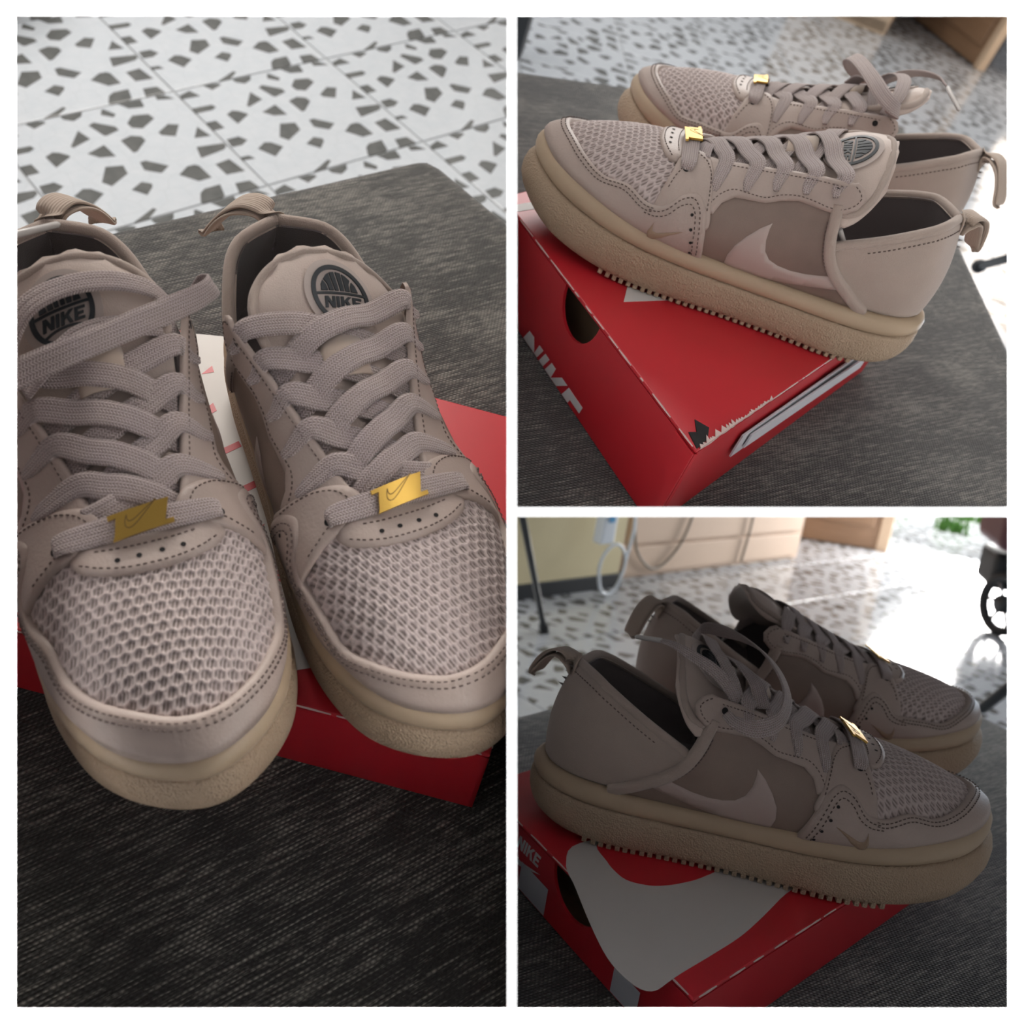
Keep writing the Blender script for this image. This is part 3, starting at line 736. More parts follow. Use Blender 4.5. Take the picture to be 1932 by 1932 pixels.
    dome = lambda a0, a1, r0, r1: [np.array([(r*math.cos(t), .0018 + r*math.sin(t)) for r, t in [(r0, a0), (r1, a0)] + [(r1, a0 + (a1-a0)*j/6) for j in range(1, 7)] + ([(r0, a1)] + [(r0, a1 - (a1-a0)*j/6) for j in range(1, 6)] if r0 > .0005 else [])])]
    pol += [np.array([(.0004, .0018), (.0021, .0018), (.0026, .0094), (.0004, .0098)]), np.array([(-.0004, .0018), (-.0004, .0098), (-.0026, .0094), (-.0021, .0018)])]
    pol += [np.array([(.0028, .0018), (.0048, .0018), (.0050, .0045), (.0062, .0066), (.0046, .0083), (.0032, .0091)]), np.array([(-.0028, .0018), (-.0032, .0091), (-.0046, .0083), (-.0062, .0066), (-.0050, .0045), (-.0048, .0018)])]
    pol += [np.array([(.0055, .0018), (.0086, .0018), (.0080, .0044), (.0068, .0060), (.0058, .0042)]), np.array([(-.0055, .0018), (-.0058, .0042), (-.0068, .0060), (-.0080, .0044), (-.0086, .0018)])]
    pol.append(np.array([(-.0115, .0003), (.0115, .0003), (.0115, .0012), (-.0115, .0012)]))
    wd, ww = word('NIKE', .0046, .18); pol += [p*[.0172/ww, 1] + [.0002, -.0052] for p in wd]
    arc_ = [(-.0092, -.0078), (-.0050, -.0065), (0, -.0060), (.0050, -.0065), (.0092, -.0078)]
    a_ = smooth_path(arc_, n=12); pol += [np.array([a_[i] + [0, .0004], a_[i] - [0, .0004], a_[i+1] - [0, .0004], a_[i+1] + [0, .0004]]) for i in range(11)]
    pol.append(np.array([((.0017 if k % 2 == 0 else .0008)*math.sin(k*math.pi/5), -.0090 + (.0017 if k % 2 == 0 else .0008)*math.cos(k*math.pi/5)) for k in range(10)]))
    V, Fc = fill2d(pol, ev_logo, .0019, .0012); add('patch_emblem', smesh('patch_emblem', V, Fc, smooth=False), 'black', tn)
    # small loop the laces pass through on the tongue
    yy = smooth_path([(-.0105, -.002), (-.0100, .0030), (0, .0052), (.0100, .0030), (.0105, -.002)], n=20)
    V = []
    for y, h in yy:
        for dx in (-.0085, .0085):
            z = tongue_z(np.array([.128 + dx]), np.array([y]))[0] + h; V += [(.128 + dx, y, z), (.128 + dx, y, z + .0012)]
    Fc = [(4*i, 4*i+4, 4*i+6, 4*i+2) for i in range(19)] + [(4*i+1, 4*i+3, 4*i+7, 4*i+5) for i in range(19)] + [(4*i, 4*i+1, 4*i+5, 4*i+4) for i in range(19)] + [(4*i+2, 4*i+6, 4*i+7, 4*i+3) for i in range(19)]
    add('lace_loop', smesh('lace_loop', V, Fc), 'webbing', tn)
    # ---- laces
    def eye(side, k, off=.004):
        p, n_ = eval_st(side_st([EX[side][k]], side == 'm')*SCALE); return p[0] + n_[0]*off, n_[0]
    def tz(x, y, h): return np.array([x, y, tongue_z(np.array([x]), np.array([y]))[0] + h])
    def edge_pt(x, side, h):
        ss = np.linspace(0, .5, 300); e = last(1 - ss if side == 'm' else ss, np.full(300, .97)); i = np.argmin(abs(e[60:, 0] - x)) + 60
        return e[i] + [0, 0, h]
    UP = np.array([.42, 0, 1.])
    def over(x, y, eA, eB, lift):     # height of a lace stretched from one eyestay edge to the other, over the tongue
        f = (y - eA[1])/(eB[1] - eA[1]); zl = eA[2] + (eB[2] - eA[2])*f + .0012*math.sin(math.pi*min(max(f, 0), 1))
        return np.array([x, y, max(zl, tongue_z(np.array([x]), np.array([y]))[0] + .0022) + lift])
    def strand(side, k, lift, xe):
        o_ = 'l' if side == 'm' else 'm'; sy = 1 if side == 'm' else -1
        p0, n0 = eye(side, k, .0022); p1, _ = eye(side, k, .0058)
        x0 = p0[0]; eg = edge_pt(x0 - .0005, side, .0042); e2 = edge_pt(xe, o_, .0008); e2[1] *= .93
        P = lambda f, l: over(x0 + (xe - x0)*f, eg[1] + (e2[1] - eg[1])*f, eg, e2, l)
        e3 = e2 + np.array([.001, -sy*.007, -.007])
        d = np.array([0, -sy*.002, .0012])
        return ribbon([p0 - d*2.2, p0 + (p1 - p0)*.55 + d*.5, eg, P(.28, .0010 + lift*.6), P(.5, .0014 + lift), P(.74, .0010 + lift*.8), e2, e3],
                      [n0, n0, UP + [0, sy*.45, 0], UP + [0, sy*.15, 0], UP, UP - [0, sy*.12, 0], UP - [0, sy*.4, 0], UP - [0, sy*.7, 0]], [.0032, .0068, .0104, .0114, .0114, .0114, .0108, .0100])
    xs_ = [e[0] for e in EX['l']]
    top = 6 if sgn < 0 else 5
    for k in range(1, top):
        xe = min(xs_[k-1] + .0085, .1885)
        V, Fc, uv = strand('m', k, .0, xe); add('lace', smesh('lace', V, Fc, uv=uv), 'lace')
        V, Fc, uv = strand('l', k, .0030, xe - .003); add('lace', smesh('lace', V, Fc, uv=uv), 'lace')
    # straight bar through the first pair of eyelets carries the metal plate
    a0, na = eye('l', 0, .0030); a1, _ = eye('l', 0, .0072); b0, nb = eye('m', 0, .0030); b1, _ = eye('m', 0, .0072)
    cz = top_pt(.193, 0)[0][2] + .0088
    V, Fc, uv = ribbon([a0 + [0, -.001, 0], a1 + [0, .002, .001], (.1925, -.019, cz - .0025), (.1935, 0, cz), (.1925, .019, cz - .0025), b1 + [0, -.002, .001], b0 + [0, .001, 0]],
                       [na, na, (.35, -.25, 1), (.38, 0, 1), (.35, .25, 1), nb, nb], [.006, .0090, .0108, .0108, .0108, .0090, .006])
    add('lace', smesh('lace', V, Fc, uv=uv), 'lace')
    xe = xs_[1] + .006
    V, Fc, uv = ribbon([(.184, -.020, .0860), tz(.1835, -.010, .0065), tz(.180, 0, .0050), tz(.176, .010, .0030), tz(.172, .022, -.002)], [UP]*5, .0100); add('lace', smesh('lace', V, Fc, uv=uv), 'lace')
    # plate: slanted bar with a slot at each end
    def ev_pl(Q):
        a, b = Q[:, 0], Q[:, 1]; y = a*sgn; x = .1935 - b - .006*0
        p = np.c_[x, y, cz + .0013 - (a/.022)**2*.0014 - (x - .1935)*.38]; return p, np.tile([.35, 0, .94], (len(Q), 1))
    W_, H_, K_ = .0100, .0050, .0020
    plate = [(-W_ - K_, -H_), (W_ - K_ + .0040, -H_), (W_ - K_ + .0040, -H_ + .0018), (W_ - K_ + .0008, -H_ + .0018), (W_ + K_ - .0008, H_ - .0020), (W_ + K_, H_), (-W_ + K_ - .0040, H_), (-W_ + K_ - .0040, H_ - .0018), (-W_ + K_ - .0010, H_ - .0018), (-W_ - K_ + .0010, -H_ + .0018)]
    plate = np.array([(a - b*.30*0, b + a*.10) for a, b in plate])
    V, Fc = fill2d([plate], ev_pl, .0011, .0015); pl = add('lace_plate', smesh('lace_plate', V, Fc, smooth=False), 'gold')
    ck = check_mark(10)*[.0135, .0135] ; ck = np.array([(a - .0062, b - .0030 + a*.34) for a, b in ck])
    eng = []
    nx_ = np.roll(ck, -1, 0)
    for a, b in zip(ck, nx_):
        d = b - a
        if np.linalg.norm(d) < 1e-6: continue
        m = np.array([-d[1], d[0]])/np.linalg.norm(d)*.00020; eng.append(np.array([a - m, b - m, b + m, a + m]))
    V, Fc = fill2d(eng, ev_pl, .00122, .002); add('plate_engraving', smesh('plate_engraving', V, Fc, smooth=False), 'goldline', pl)
    loose(sgn, add, eye, edge_pt, tz)
    return D
def loose(sgn, add, eye, edge_pt, tz):
    def rb(P, N, w=.0100, name='lace'):
        V, Fc, uv = ribbon(P, N, w); add(name, smesh(name, V, Fc, uv=uv), 'lace')
    def aglet(a, b):
        a, b = np.array(a), np.array(b); V, Fc = tube_vf([a + (b-a)*t for t in (0, .05, .5, .95, 1)], [.0012, .0017, .0016, .0015, .0010], 10)
        add('aglet', smesh('aglet', V, Fc), 'aglet')
    if sgn > 0:      # right shoe: untied, a wide loop swings out over the inner side and one end lies across the collar
        rb([(.103, -.0500, .1065), (.107, -.0590, .1060), (.118, -.0640, .1060), (.131, -.0600, .1120), (.137, -.0440, .1200), (.135, -.0200, .1270), (.128, .0080, .1300), (.118, .0320, .1290), (.108, .0480, .1260), (.100, .0545, .1240), (.0935, .0520, .1215), (.094, .0460, .1180), (.099, .0400, .1150)],
           [(0, -1, .3), (.3, -1, .5), (.5, -.8, .6), (.9, -.4, .5), (.9, -.2, .7), (.7, 0, .9), (.6, 0, .9), (.7, .2, .8), (.6, .8, .4), (-.3, 1, .3), (-.9, .2, .4), (-.8, -.3, .6), (-.3, -.2, .9)], [.006, .008, .0100, .0108, .0112, .0112, .0112, .0110, .0105, .0105, .0095, .008, .006])
        rb([(.100, .0380, .1120), (.0965, .0280, .1240), (.0955, .0120, .1305), (.0965, -.0060, .1310), (.1010, -.0200, .1280), (.1070, -.0290, .1200), (.1130, -.0340, .1080)],
           [(0, .6, .6), (.2, .4, .9), (.3, .1, 1), (.3, -.1, 1), (.4, -.4, .9), (.5, -.6, .7), (.5, -.7, .5)], [.007, .0095, .0102, .0102, .0102, .010, .009])
        rb([(.1130, -.0345, .1060), (.1040, -.0360, .1180), (.0930, -.0370, .1270), (.0800, -.0360, .1330), (.0690, -.0290, .1355), (.0620, -.0200, .1340)],
           [(.4, -.8, .5), (.2, -.9, .5), (-.1, -.8, .6), (-.4, -.5, .8), (-.5, -.3, .9), (-.5, -.1, .9)], [.009, .0085, .008, .0070, .0050, .0035])
        aglet((.0622, -.0202, .1340), (.0480, .0000, .1270))
        rb([(.128, -.030, .106), (.124, -.018, .116), (.116, -.004, .121), (.112, .010, .120), (.110, .026, .114), (.106, .036, .106)], [(0, -.5, .8), (0, -.3, 1), (.3, 0, 1), (.3, .1, 1), (.2, .4, .9), (.2, .6, .7)], .0100)
    else:            # left shoe: tied flat, the end of the lace hangs inside the collar
        rb([(.110, -.0370, .1010), (.1020, -.0385, .0950), (.0940, -.0385, .0890), (.0880, -.0375, .0830)], [(.2, -1, .2)]*4, [.008, .0075, .0065, .0040])
        aglet((.0882, -.0376, .0832), (.0750, -.0350, .0700))
# ---------------------------------------------------------------- shoes in the three bays
LUGV, LUGF = box_vf(.0030, .0090, .0042, bev=.0004)
LUG = mesh('tread_lug', LUGV, LUGF, smooth=False); LUG.materials.append(MATS['sole'])
SHOES = {1: shoe_meshes(1), -1: shoe_meshes(-1)}
def sneaker(key, label):
    bay = key[:2]; M = WORLD @ Matrix(POSE[key])
    root = put('sneaker', None, None, M); tag(root, label, 'shoe', 'pair of greige sneakers shown in each of the three bays')
    objs = []
    for name, me, mt, par, lab in SHOES[1 if key[2] == 'R' else -1]:
        p = root if par is None else objs[par]
        if isinstance(me, tuple):
            o = put(name, LUG, None, parent=p, local=Matrix.Translation(me[1]) @ Matrix.Rotation(me[2], 4, 'Z'))
        else:
            o = put(name, me, mt, parent=p)
            if name in ('stitching', 'perforations', 'collar_stitching', 'patch_emblem'): o['kind'] = 'stuff'
        objs.append(o)
    for o in reversed(objs): trim(o, bay)
sneaker('P1L', 'greige sneaker laced flat, toe toward viewer, right of its pair, left bay')
sneaker('P1R', 'greige sneaker with loose looping lace, toe toward viewer, in the left bay')
sneaker('P2L', 'greige sneaker laced flat, toe pointing left, near one in upper right bay')
sneaker('P2R', 'greige sneaker with loose laces standing behind the other in the upper right bay')
sneaker('P3R', 'greige sneaker with loose looping lace, near one in the lower right bay, toe right')
sneaker('P3L', 'greige sneaker with flat laces behind the near one in the lower right bay')

# ---------------------------------------------------------------- helpers for the rooms
V2 = lambda p: np.array(p, float)[:2]
def prism(poly, z0, z1, bev=0.0, seg=3):
    bm = bmesh.new(); vs = [bm.verts.new((p[0], p[1], z1)) for p in poly]; f = bm.faces.new(vs)
    if f.normal.z < 0 or sum(a[0]*b[1] - a[1]*b[0] for a, b in zip(poly, list(poly[1:]) + [poly[0]])) < 0: f.normal_flip()
    r = bmesh.ops.extrude_face_region(bm, geom=[f]); vv = [v for v in r['geom'] if isinstance(v, bmesh.types.BMVert)]
    for v in vv: v.co.z = z0
    bmesh.ops.recalc_face_normals(bm, faces=list(bm.faces))
    if bev: bmesh.ops.bevel(bm, geom=list(bm.edges), offset=bev, segments=seg, profile=.5, affect='EDGES')
    V = [tuple(v.co) for v in bm.verts]; bm.verts.index_update(); F_ = [tuple(v.index for v in q.verts) for q in bm.faces]; bm.free()
    return V, F_
def slab_between(a, b, away, th, z0, z1, bev=.003):
    """Upright board whose front runs from a to b on the ground and whose thickness goes away from the viewer."""
    a, b = V2(a), V2(b); n = np.array([-(b - a)[1], (b - a)[0]]); n /= np.linalg.norm(n)
    if n @ V2(away) < 0: n = -n
    return prism([a, b, b + n*th, a + n*th], z0, z1, bev, 2)
def lift(V, c): return [tuple(np.array(v) - np.array(c)) for v in V]
def thing(name, bay, origin, label, cat, group=None):
    o = put(name, None, None, BAY[bay] @ Matrix.Translation(origin)); tag(o, label, cat, group); return o
def part(name, vf, mt, root, bay, origin=(0, 0, 0), smooth=False):
    o = put(name, mesh(name, lift(vf[0], origin), vf[1], smooth=smooth), mt, parent=root); return o

# ---------------------------------------------------------------- shoe boxes
def shoe_box(bay, C, e1, L1, e2, L2, h, label, prints, letters, hole, extra=None):
    """C: lid corner nearest the viewer, e1 along the end with the finger hole, e2 along the long side."""
    C, e1, e2 = V2(C), V2(e1)/np.linalg.norm(V2(e1)), V2(e2)/np.linalg.norm(V2(e2))
    org = (*(C + e1*L1/2 + e2*L2/2), -h)
    root = thing('shoe_box', bay, org, label, 'box', 'red shoe boxes under the sneakers')
    q = [C, C + e1*L1, C + e1*L1 + e2*L2, C + e2*L2]
    lid = part('lid_top', prism(q, -.0030, -.0003, .0010, 2), 'red', root, bay, org)
    def face(a, d, L, notch=False, name='side_panel'):
        # upright panel: outline in (u, v), u along d, v up
        P = [(0, -h + .0006), (L, -h + .0006), (L, -.003)]
        if notch and hole:
            c, r0, r1 = hole
            for k in range(0, 15):
                t = math.pi*k/14; P.append((c + r0*math.cos(t), -.003 - r1*math.sin(t)))
        P.append((0, -.003))
        nrm = np.array([d[1], -d[0]]); ctr = C + e1*L1/2 + e2*L2/2
        if nrm @ (ctr - a) > 0: nrm = -nrm
        Q, F_, ed = tri_poly(np.array(P), .02)
        n = len(Q); out = [np.r_[a + d*u + nrm*0, v] for u, v in Q]; inn = [np.r_[a + d*u - nrm*.0022, v] for u, v in Q]
        V = out + inn; F2 = [tuple(f) for f in F_] + [tuple(i + n for i in f[::-1]) for f in F_]
        E = {(x, y) for f in F_ for x, y in zip(f, f[1:] + f[:1])}
        F2 += [(y, x, x + n, y + n) for x, y in E if (y, x) not in E]
        f0 = F2[0]
        if np.cross(np.array(V[f0[1]]) - V[f0[0]], np.array(V[f0[2]]) - V[f0[0]]) @ np.r_[nrm, 0] < 0: F2 = [f[::-1] for f in F2]
        o = part(name, (V, F2), 'red', root, bay, org); return o, nrm
    f1, n1 = face(q[0], e1, L1, True); f2, n2 = face(q[0], e2, L2); face(q[1], e2, L2); face(q[3], e1, L1)
    # brown inside seen through the finger hole
    b = prism([C + e1*.004 + e2*.03, C + e1*(L1 - .004) + e2*.03, C + e1*(L1 - .004) + e2*.034, C + e1*.004 + e2*.034], -h + .002, -.004); part('inner_flap', b, 'card', root, bay, org)
    part('box_bottom', prism([C + e1*.003 + e2*.003, C + e1*(L1 - .003) + e2*.003, C + e1*(L1 - .003) + e2*(L2 - .003), C + e1*.003 + e2*(L2 - .003)], -h + .0006, -h + .0026), 'card', root, bay, org)
    for name, mt, poly, z in prints:
        def ev(Q): return np.c_[Q, np.full(len(Q), z)], np.tile([0, 0, 1.], (len(Q), 1))
        V, F_ = fill2d([np.array(poly)[:, :2]], ev, .00012, .01); part(name, (V, F_), mt, lid, bay, org)
    for name, mt, polys in letters:      # on the end with the hole: (distance from corner, height below lid)
        def ev(Q): return np.c_[C[0] + e1[0]*Q[:, 0], C[1] + e1[1]*Q[:, 0], Q[:, 1]], np.tile(np.r_[n1, 0], (len(Q), 1))
        V, F_ = fill2d(polys, ev, .0002, .004); part(name, (V, F_), mt, f1, bay, org)
    # rubbed, torn edges where the board shows
    rnd = random.Random(int(bay[1]) + 3); parts = []
    for a, d, L, nn in ((q[0], e1, L1, n1), (q[0], e2, L2, n2)):
        u = .004
        while u < L - .01:
            l = rnd.uniform(.003, .022); w_ = rnd.uniform(.0001, .0005) * (3 if u < .05 and d is e2 else 1)
            p0, p1 = a + d*u, a + d*(u + l)
            V = [np.r_[p0 - nn*.0001, -.0004], np.r_[p1 - nn*.0001, -.0004], np.r_[(p0+p1)/2 + nn*.0004 + d*w_, -.0007 - w_], np.r_[p0 + nn*.0004, -.0008], np.r_[(p0+p1)/2 - nn*.0002, -.0002], np.r_[p1 + nn*.0004, -.0008]]
            parts.append((V, [(0, 3, 2), (0, 2, 4), (4, 2, 1), (1, 2, 5)])); u += l + rnd.uniform(.0, .012)
    o = part('worn_edge', join_vf(parts), 'worn', lid, bay, org); o['kind'] = 'stuff'
    if extra: extra(root, org, C, e1, e2, n1, n2, f2)
    for o in list(root.children): 
        for k in list(o.children): trim(k, bay)
        trim(o, bay)
    return root

H1, H2, H3 = .066, .065, .042
P1W = [(-0.0410, -0.0620, 0.0000), (-0.0135, -0.0027, 0.0000), (0.1142, 0.0292, -0.0000), (0.2219, -0.0007, 0.0000), (0.2107, -0.0561, 0.0000), (0.1967, -0.0715, 0.0000), (0.0781, -0.0746, 0.0000)]
bars = [[(0.0423, -0.0588, 0.0000), (0.0311, -0.0408, 0.0000), (0.0378, -0.0406, 0.0000), (0.0442, -0.0581, 0.0000)], [(0.0692, -0.0566, 0.0000), (0.0638, -0.0360, 0.0000), (0.0681, -0.0356, 0.0000), (0.0737, -0.0565, 0.0000)], [(0.0983, -0.0545, 0.0000), (0.0921, -0.0286, 0.0000), (0.0962, -0.0273, 0.0000), (0.1029, -0.0536, 0.0000)],
        [(0.1279, -0.0542, 0.0000), (0.1238, -0.0403, 0.0000), (0.1330, -0.0530, 0.0000)], [(0.1600, -0.0525, 0.0000), (0.1533, -0.0422, 0.0000), (0.1610, -0.0436, 0.0000), (0.1635, -0.0515, 0.0000)], [(0.0067, -0.0406, 0.0000), (0.0016, -0.0329, -0.0000), (0.0071, -0.0333, 0.0000)]]
fr, fl = V2((0.2860, 0.0131, 0.0000)), V2((0.1427, -0.1661, 0.0000)); fd = (fl - fr)/np.linalg.norm(fl - fr); bk = np.array([fd[1], -fd[0]]); bk = bk if bk[0] < 0 else -bk
shoe_box('P1', fr, fl - fr, .33, bk, .216, H1, 'red shoe box with white and striped lid under both toes in the left bay',
         [('lid_print', 'boxwhite', P1W, -.0002)] + [('lid_stripe', 'red', p, -.00005) for p in bars], [], None)
cA, cB, cD = V2((0.1347, 0.1995, 0.0000)), V2((0.2842, 0.0117, 0.0000)), V2((0.0327, 0.0125, 0.0000))
wd, ww = word('NIKE', .028, .15)
def p2extra(root, org, C, e1, e2, n1, n2, f2):
    # the near corner is torn: a dark gap and ragged pale board
    k = lambda u, v, z: np.r_[C + e1*u + e2*v, z]
    g = [k(.001, .001, .0003), k(.013, .004, .0003), k(.010, .010, .0004), k(.018, .016, .0003), k(.008, .022, .0003), k(.002, .014, .0003)]
    part('torn_gap', (g + [p - [0, 0, .002] for p in g], [(0, 1, 2, 3, 4, 5), (0, 6, 7, 1), (1, 7, 8, 2), (2, 8, 9, 3), (3, 9, 10, 4), (4, 10, 11, 5), (5, 11, 6, 0)]), 'hole', root, 'P2', org)
    rg = random.Random(4); ps = []
    for i in range(26):
        v = .004 + .0034*i; wv = rg.uniform(.001, .0034)*(1.4 if i < 12 else .7); q0, q1 = k(-.0002, v, .0004), k(-.0002, v + .0045, .0004); tp = k(wv, v + rg.uniform(0, .004), .0006 + rg.uniform(0, .0012))
        ps.append(([q0, q1, tp, q0 - [0, 0, .0012], q1 - [0, 0, .0012]], [(0, 1, 2), (0, 3, 4, 1), (0, 2, 3), (1, 4, 2)]))
    o = part('torn_board', join_vf(ps), 'worn', root, 'P2', org); o['kind'] = 'stuff'
    q = [np.r_[C + e1*.020 + n1*.0006, -.003], np.r_[C + n1*.0006, -.003], np.r_[C + n1*.0006, -H2 + .004], np.r_[C + e1*.010 + n1*.0006, -.030]]
    part('corner_flap', (q + [p + np.r_[n1*.0012, 0] for p in q], [(4, 5, 6, 7), (0, 4, 7, 3), (1, 2, 6, 5), (0, 1, 5, 4), (3, 7, 6, 2)]), 'red', root, 'P2', org)
    # white paper folded out under the lid along the long side
    for k in range(2):
        a, b = C + e2*(.065 + .01*k) + n2*(.002 + .0022*k), C + e2*(.27 - .012*k) + n2*(.003 + .004*k)
        V, F_ = prism([a, b, b + n2*.0012, a + n2*.0012], -.034 + .005*k, -.016 - .002*k); part('tissue_paper', (V, F_), 'paper', root, 'P2', org)
shoe_box('P2', cA, cB - cA, .265, cD - cA, .33, H2, 'red shoe box with finger hole and torn corner in the upper right bay',
         [('lid_print', 'boxwhite', [(0.1964, 0.0496, 0.0000), (0.1667, 0.0461, 0.0000), (0.1961, 0.0714, 0.0000)], -.0002), ('lid_print', 'boxwhite', [(0.2930, 0.0031, 0.0000), (0.2745, -0.0241, 0.0000), (0.2689, -0.0168, 0.0000), (0.2906, 0.0131, 0.0000)], -.0002)],
         [('lettering', 'ink', [np.c_[.142 - p[:, 0]*1.0, np.maximum(p[:, 1] - .0830, -H2 + .001)] for p in wd])], (.138, .0235, .024), p2extra)
cA, cB, cD = V2((0.0937, -0.1595, 0.0000)), V2((-0.0035, -0.0290, 0.0000)), V2((0.1946, -0.0500, -0.0000))
wd, ww = word('NIKE', .0085, .2); ck = check_mark(12)*[.030, .022]
P3W = [(0.0343, -0.0377, 0.0000), (0.0261, -0.0634, 0.0000), (0.0321, -0.0846, 0.0000), (0.0426, -0.1201, 0.0000), (0.0510, -0.1421, 0.0000), (0.0600, -0.1546, 0.0000), (0.0678, -0.1597, 0.0000), (0.0742, -0.1586, 0.0000), (0.0826, -0.1490, 0.0000), (0.0905, -0.1400, 0.0000), (0.1084, -0.1206, 0.0000), (0.1281, -0.0978, 0.0000), (0.1561, -0.0565, 0.0000), (0.1791, -0.0188, 0.0000), (0.1444, 0.0202, 0.0000)]
P3R_ = [(0.0460, -0.0337, 0.0000), (0.0512, -0.0532, 0.0000), (0.0557, -0.0614, 0.0000), (0.0625, -0.0684, 0.0000), (0.0732, -0.0698, 0.0000), (0.0815, -0.0682, 0.0000), (0.0940, -0.0620, 0.0000), (0.1096, -0.0503, 0.0000), (0.1233, -0.0315, 0.0000), (0.1063, 0.0000, 0.0000)]
def p3extra(root, org, C, e1, e2, n1, n2, f2):
    for u, w_, hh in ((.035, .022, .016), (.125, .030, .018)):
        a, b = C + e1*u + n1*.0006, C + e1*(u + w_) + n1*.0006
        V, F_ = prism([a, b, b + n1*.0003, a + n1*.0003], -H3 + .002, -H3 + .002 + hh); part('label_sticker', (V, F_), 'paper', root, 'P3', org)
shoe_box('P3', cA, cB - cA, .215, cD - cA, .33, H3, 'red shoe box with big white curve on its lid in the lower right bay',
         [('lid_print', 'boxwhite', smooth_path(P3W, n=70, closed=True), -.0002), ('lid_curve', 'red', smooth_path(P3R_, n=50, closed=True), -.00005)],
         [('lettering', 'ink', [np.c_[.151 - p[:, 0], p[:, 1] - .0165] for p in wd]), ('curved_logo', 'ink', [np.c_[.166 - ck[:, 0], ck[:, 1] - .0270]])], (.100, .0240, .022), p3extra)

# ---------------------------------------------------------------- upholstered seats
def seat(bay, poly, h, sd, label):
    z = -h; P = [V2(p) for p in poly]; c = np.mean(P, axis=0); org = (c[0], c[1], z - .40)
    root = thing('upholstered_bench', bay, org, label, 'bench', 'charcoal benches under the shoe boxes')
    V, F_ = prism(P, z - .13, z, .022, 4)
    V = np.array(V); d = V2(sd)/np.linalg.norm(V2(sd)); uv = np.c_[V[:, 0]*d[0] + V[:, 1]*d[1], -V[:, 0]*d[1] + V[:, 1]*d[0] + V[:, 2]]
    me = mesh('sofa_seat', lift(V, org), F_, uv=uv); o = put('sofa_seat', me, 'sofa', parent=root); trim(o, bay)
    base = [c + (p - c)*.96 for p in P]; V, F_ = prism(base, z - .36, z - .128, .004, 1); V = np.array(V)
    me = mesh('sofa_base', lift(V, org), F_, uv=np.c_[V[:, 0] + V[:, 1], V[:, 2]], smooth=False); o = put('sofa_base', me, 'sofa', parent=root); trim(o, bay)
    for p in P[:3]:
        p = c + (p - c)*.90; V, F_ = tube_vf([(p[0], p[1], z - .40), (p[0], p[1], z - .35)], [.016, .022], 12); o = part('leg', (V, F_), 'wood', root, bay, org); trim(o, bay)
seat('P1', [(-0.2159, -0.2275, -0.0660), (-0.2849, 0.2429, -0.0660), (-0.0265, 0.3107, -0.0660), (0.4543, 0.0110, -0.0660), (0.3144, -0.2692, -0.0660)], H1, V2((0.2672, -0.1393, -0.0660)) - V2((0.2707, -0.1856, -0.0660)), 'charcoal woven bench seat under the box with toes toward viewer, left bay')
seat('P2', [(0.5120, -0.3632, -0.0650), (-0.1520, -0.8713, -0.0650), (-0.2210, -0.0009, -0.0650), (-0.1012, 0.1963, -0.0650), (0.2577, 0.3634, -0.0650)], H2, V2((-0.1158, -0.1418, -0.0650)) - V2((0.0385, -0.0017, -0.0650)), 'charcoal woven bench seat in the upper right bay, beside the torn box corner')
seat('P3', [(-0.1341, 0.1208, -0.0420), (0.3661, 0.6811, -0.0420), (0.5707, 0.3370, -0.0420), (0.3350, -0.1083, -0.0420), (-0.0534, -0.2069, -0.0420)], H3, V2((0.2490, -0.0197, -0.0420)) - V2((0.1499, -0.0993, -0.0420)), 'charcoal woven bench seat in the lower right bay')

# ---------------------------------------------------------------- tiled floors
TS = .30
tv, tf = box_vf(TS - .0035, TS - .0035, .010, (0, 0, -.005), bev=.0012)
TILE = mesh('tile', tv, tf, smooth=False); TILE.materials.append(MATS['tile'])
def floor(name, bay, h, o0, d, inside, far):
    zf = -h - .40; d = V2(d)/np.linalg.norm(V2(d)); e = np.array([-d[1], d[0]]); o0 = V2(o0)
    M = BAY[bay] @ Matrix.Translation((o0[0], o0[1], zf)) @ Matrix.Rotation(math.atan2(d[1], d[0]), 4, 'Z')
    inv = WORLD.inverted() @ M; cells = []
    x0, x1, y0, y1 = inside
    for i in range(-26, 27):
        for j in range(-26, 27):
            ok = False
            for a, b in ((.5, .5), (0, 0), (1, 0), (0, 1), (1, 1)):
                p = inv @ Vector(((i + a)*TS, (j + b)*TS, 0))
                if p.z > .3 and p.z < far and x0 < FPX*p.x/p.z + 966 < x1 and y0 < FPX*p.y/p.z + 966 < y1: ok = True
            if ok: cells.append((i, j))
    ii, jj = [c[0] for c in cells], [c[1] for c in cells]
    V, F_ = prism([(min(ii)*TS, min(jj)*TS), ((max(ii)+1)*TS, min(jj)*TS), ((max(ii)+1)*TS, (max(jj)+1)*TS), (min(ii)*TS, (max(jj)+1)*TS)], -.03, -.0022)
    fo = struct(put(name, mesh(name, V, F_, smooth=False), 'grout', M))
    for i, j in cells: o = put('tile', TILE, None, parent=fo, local=Matrix.Translation(((i + .5)*TS, (j + .5)*TS, 0))); trim(o, bay)
    trim(fo, bay); return fo
floor('floor', 'P1', H1, (-1.1356, 0.1881, -0.4660), V2((-0.8503, 0.2529, -0.4660)) - V2((-1.4164, 0.1243, -0.4660)), (-650, 966, -300, 800), 3.0)
floor('floor', 'P2', H2, (0.3135, -2.1206, -0.4650), V2((0.2630, -1.9138, -0.4650)) - V2((0.3930, -2.4495, -0.4650)), (966, 2600, -60, 900), 5.0)
floor('floor', 'P3', H3, (0.0181, 1.5782, -0.4420), V2((0.7680, 2.8984, -0.4420)) - V2((0.2075, 2.3136, -0.4420)), (966, 2600, 985, 1500), 5.0)

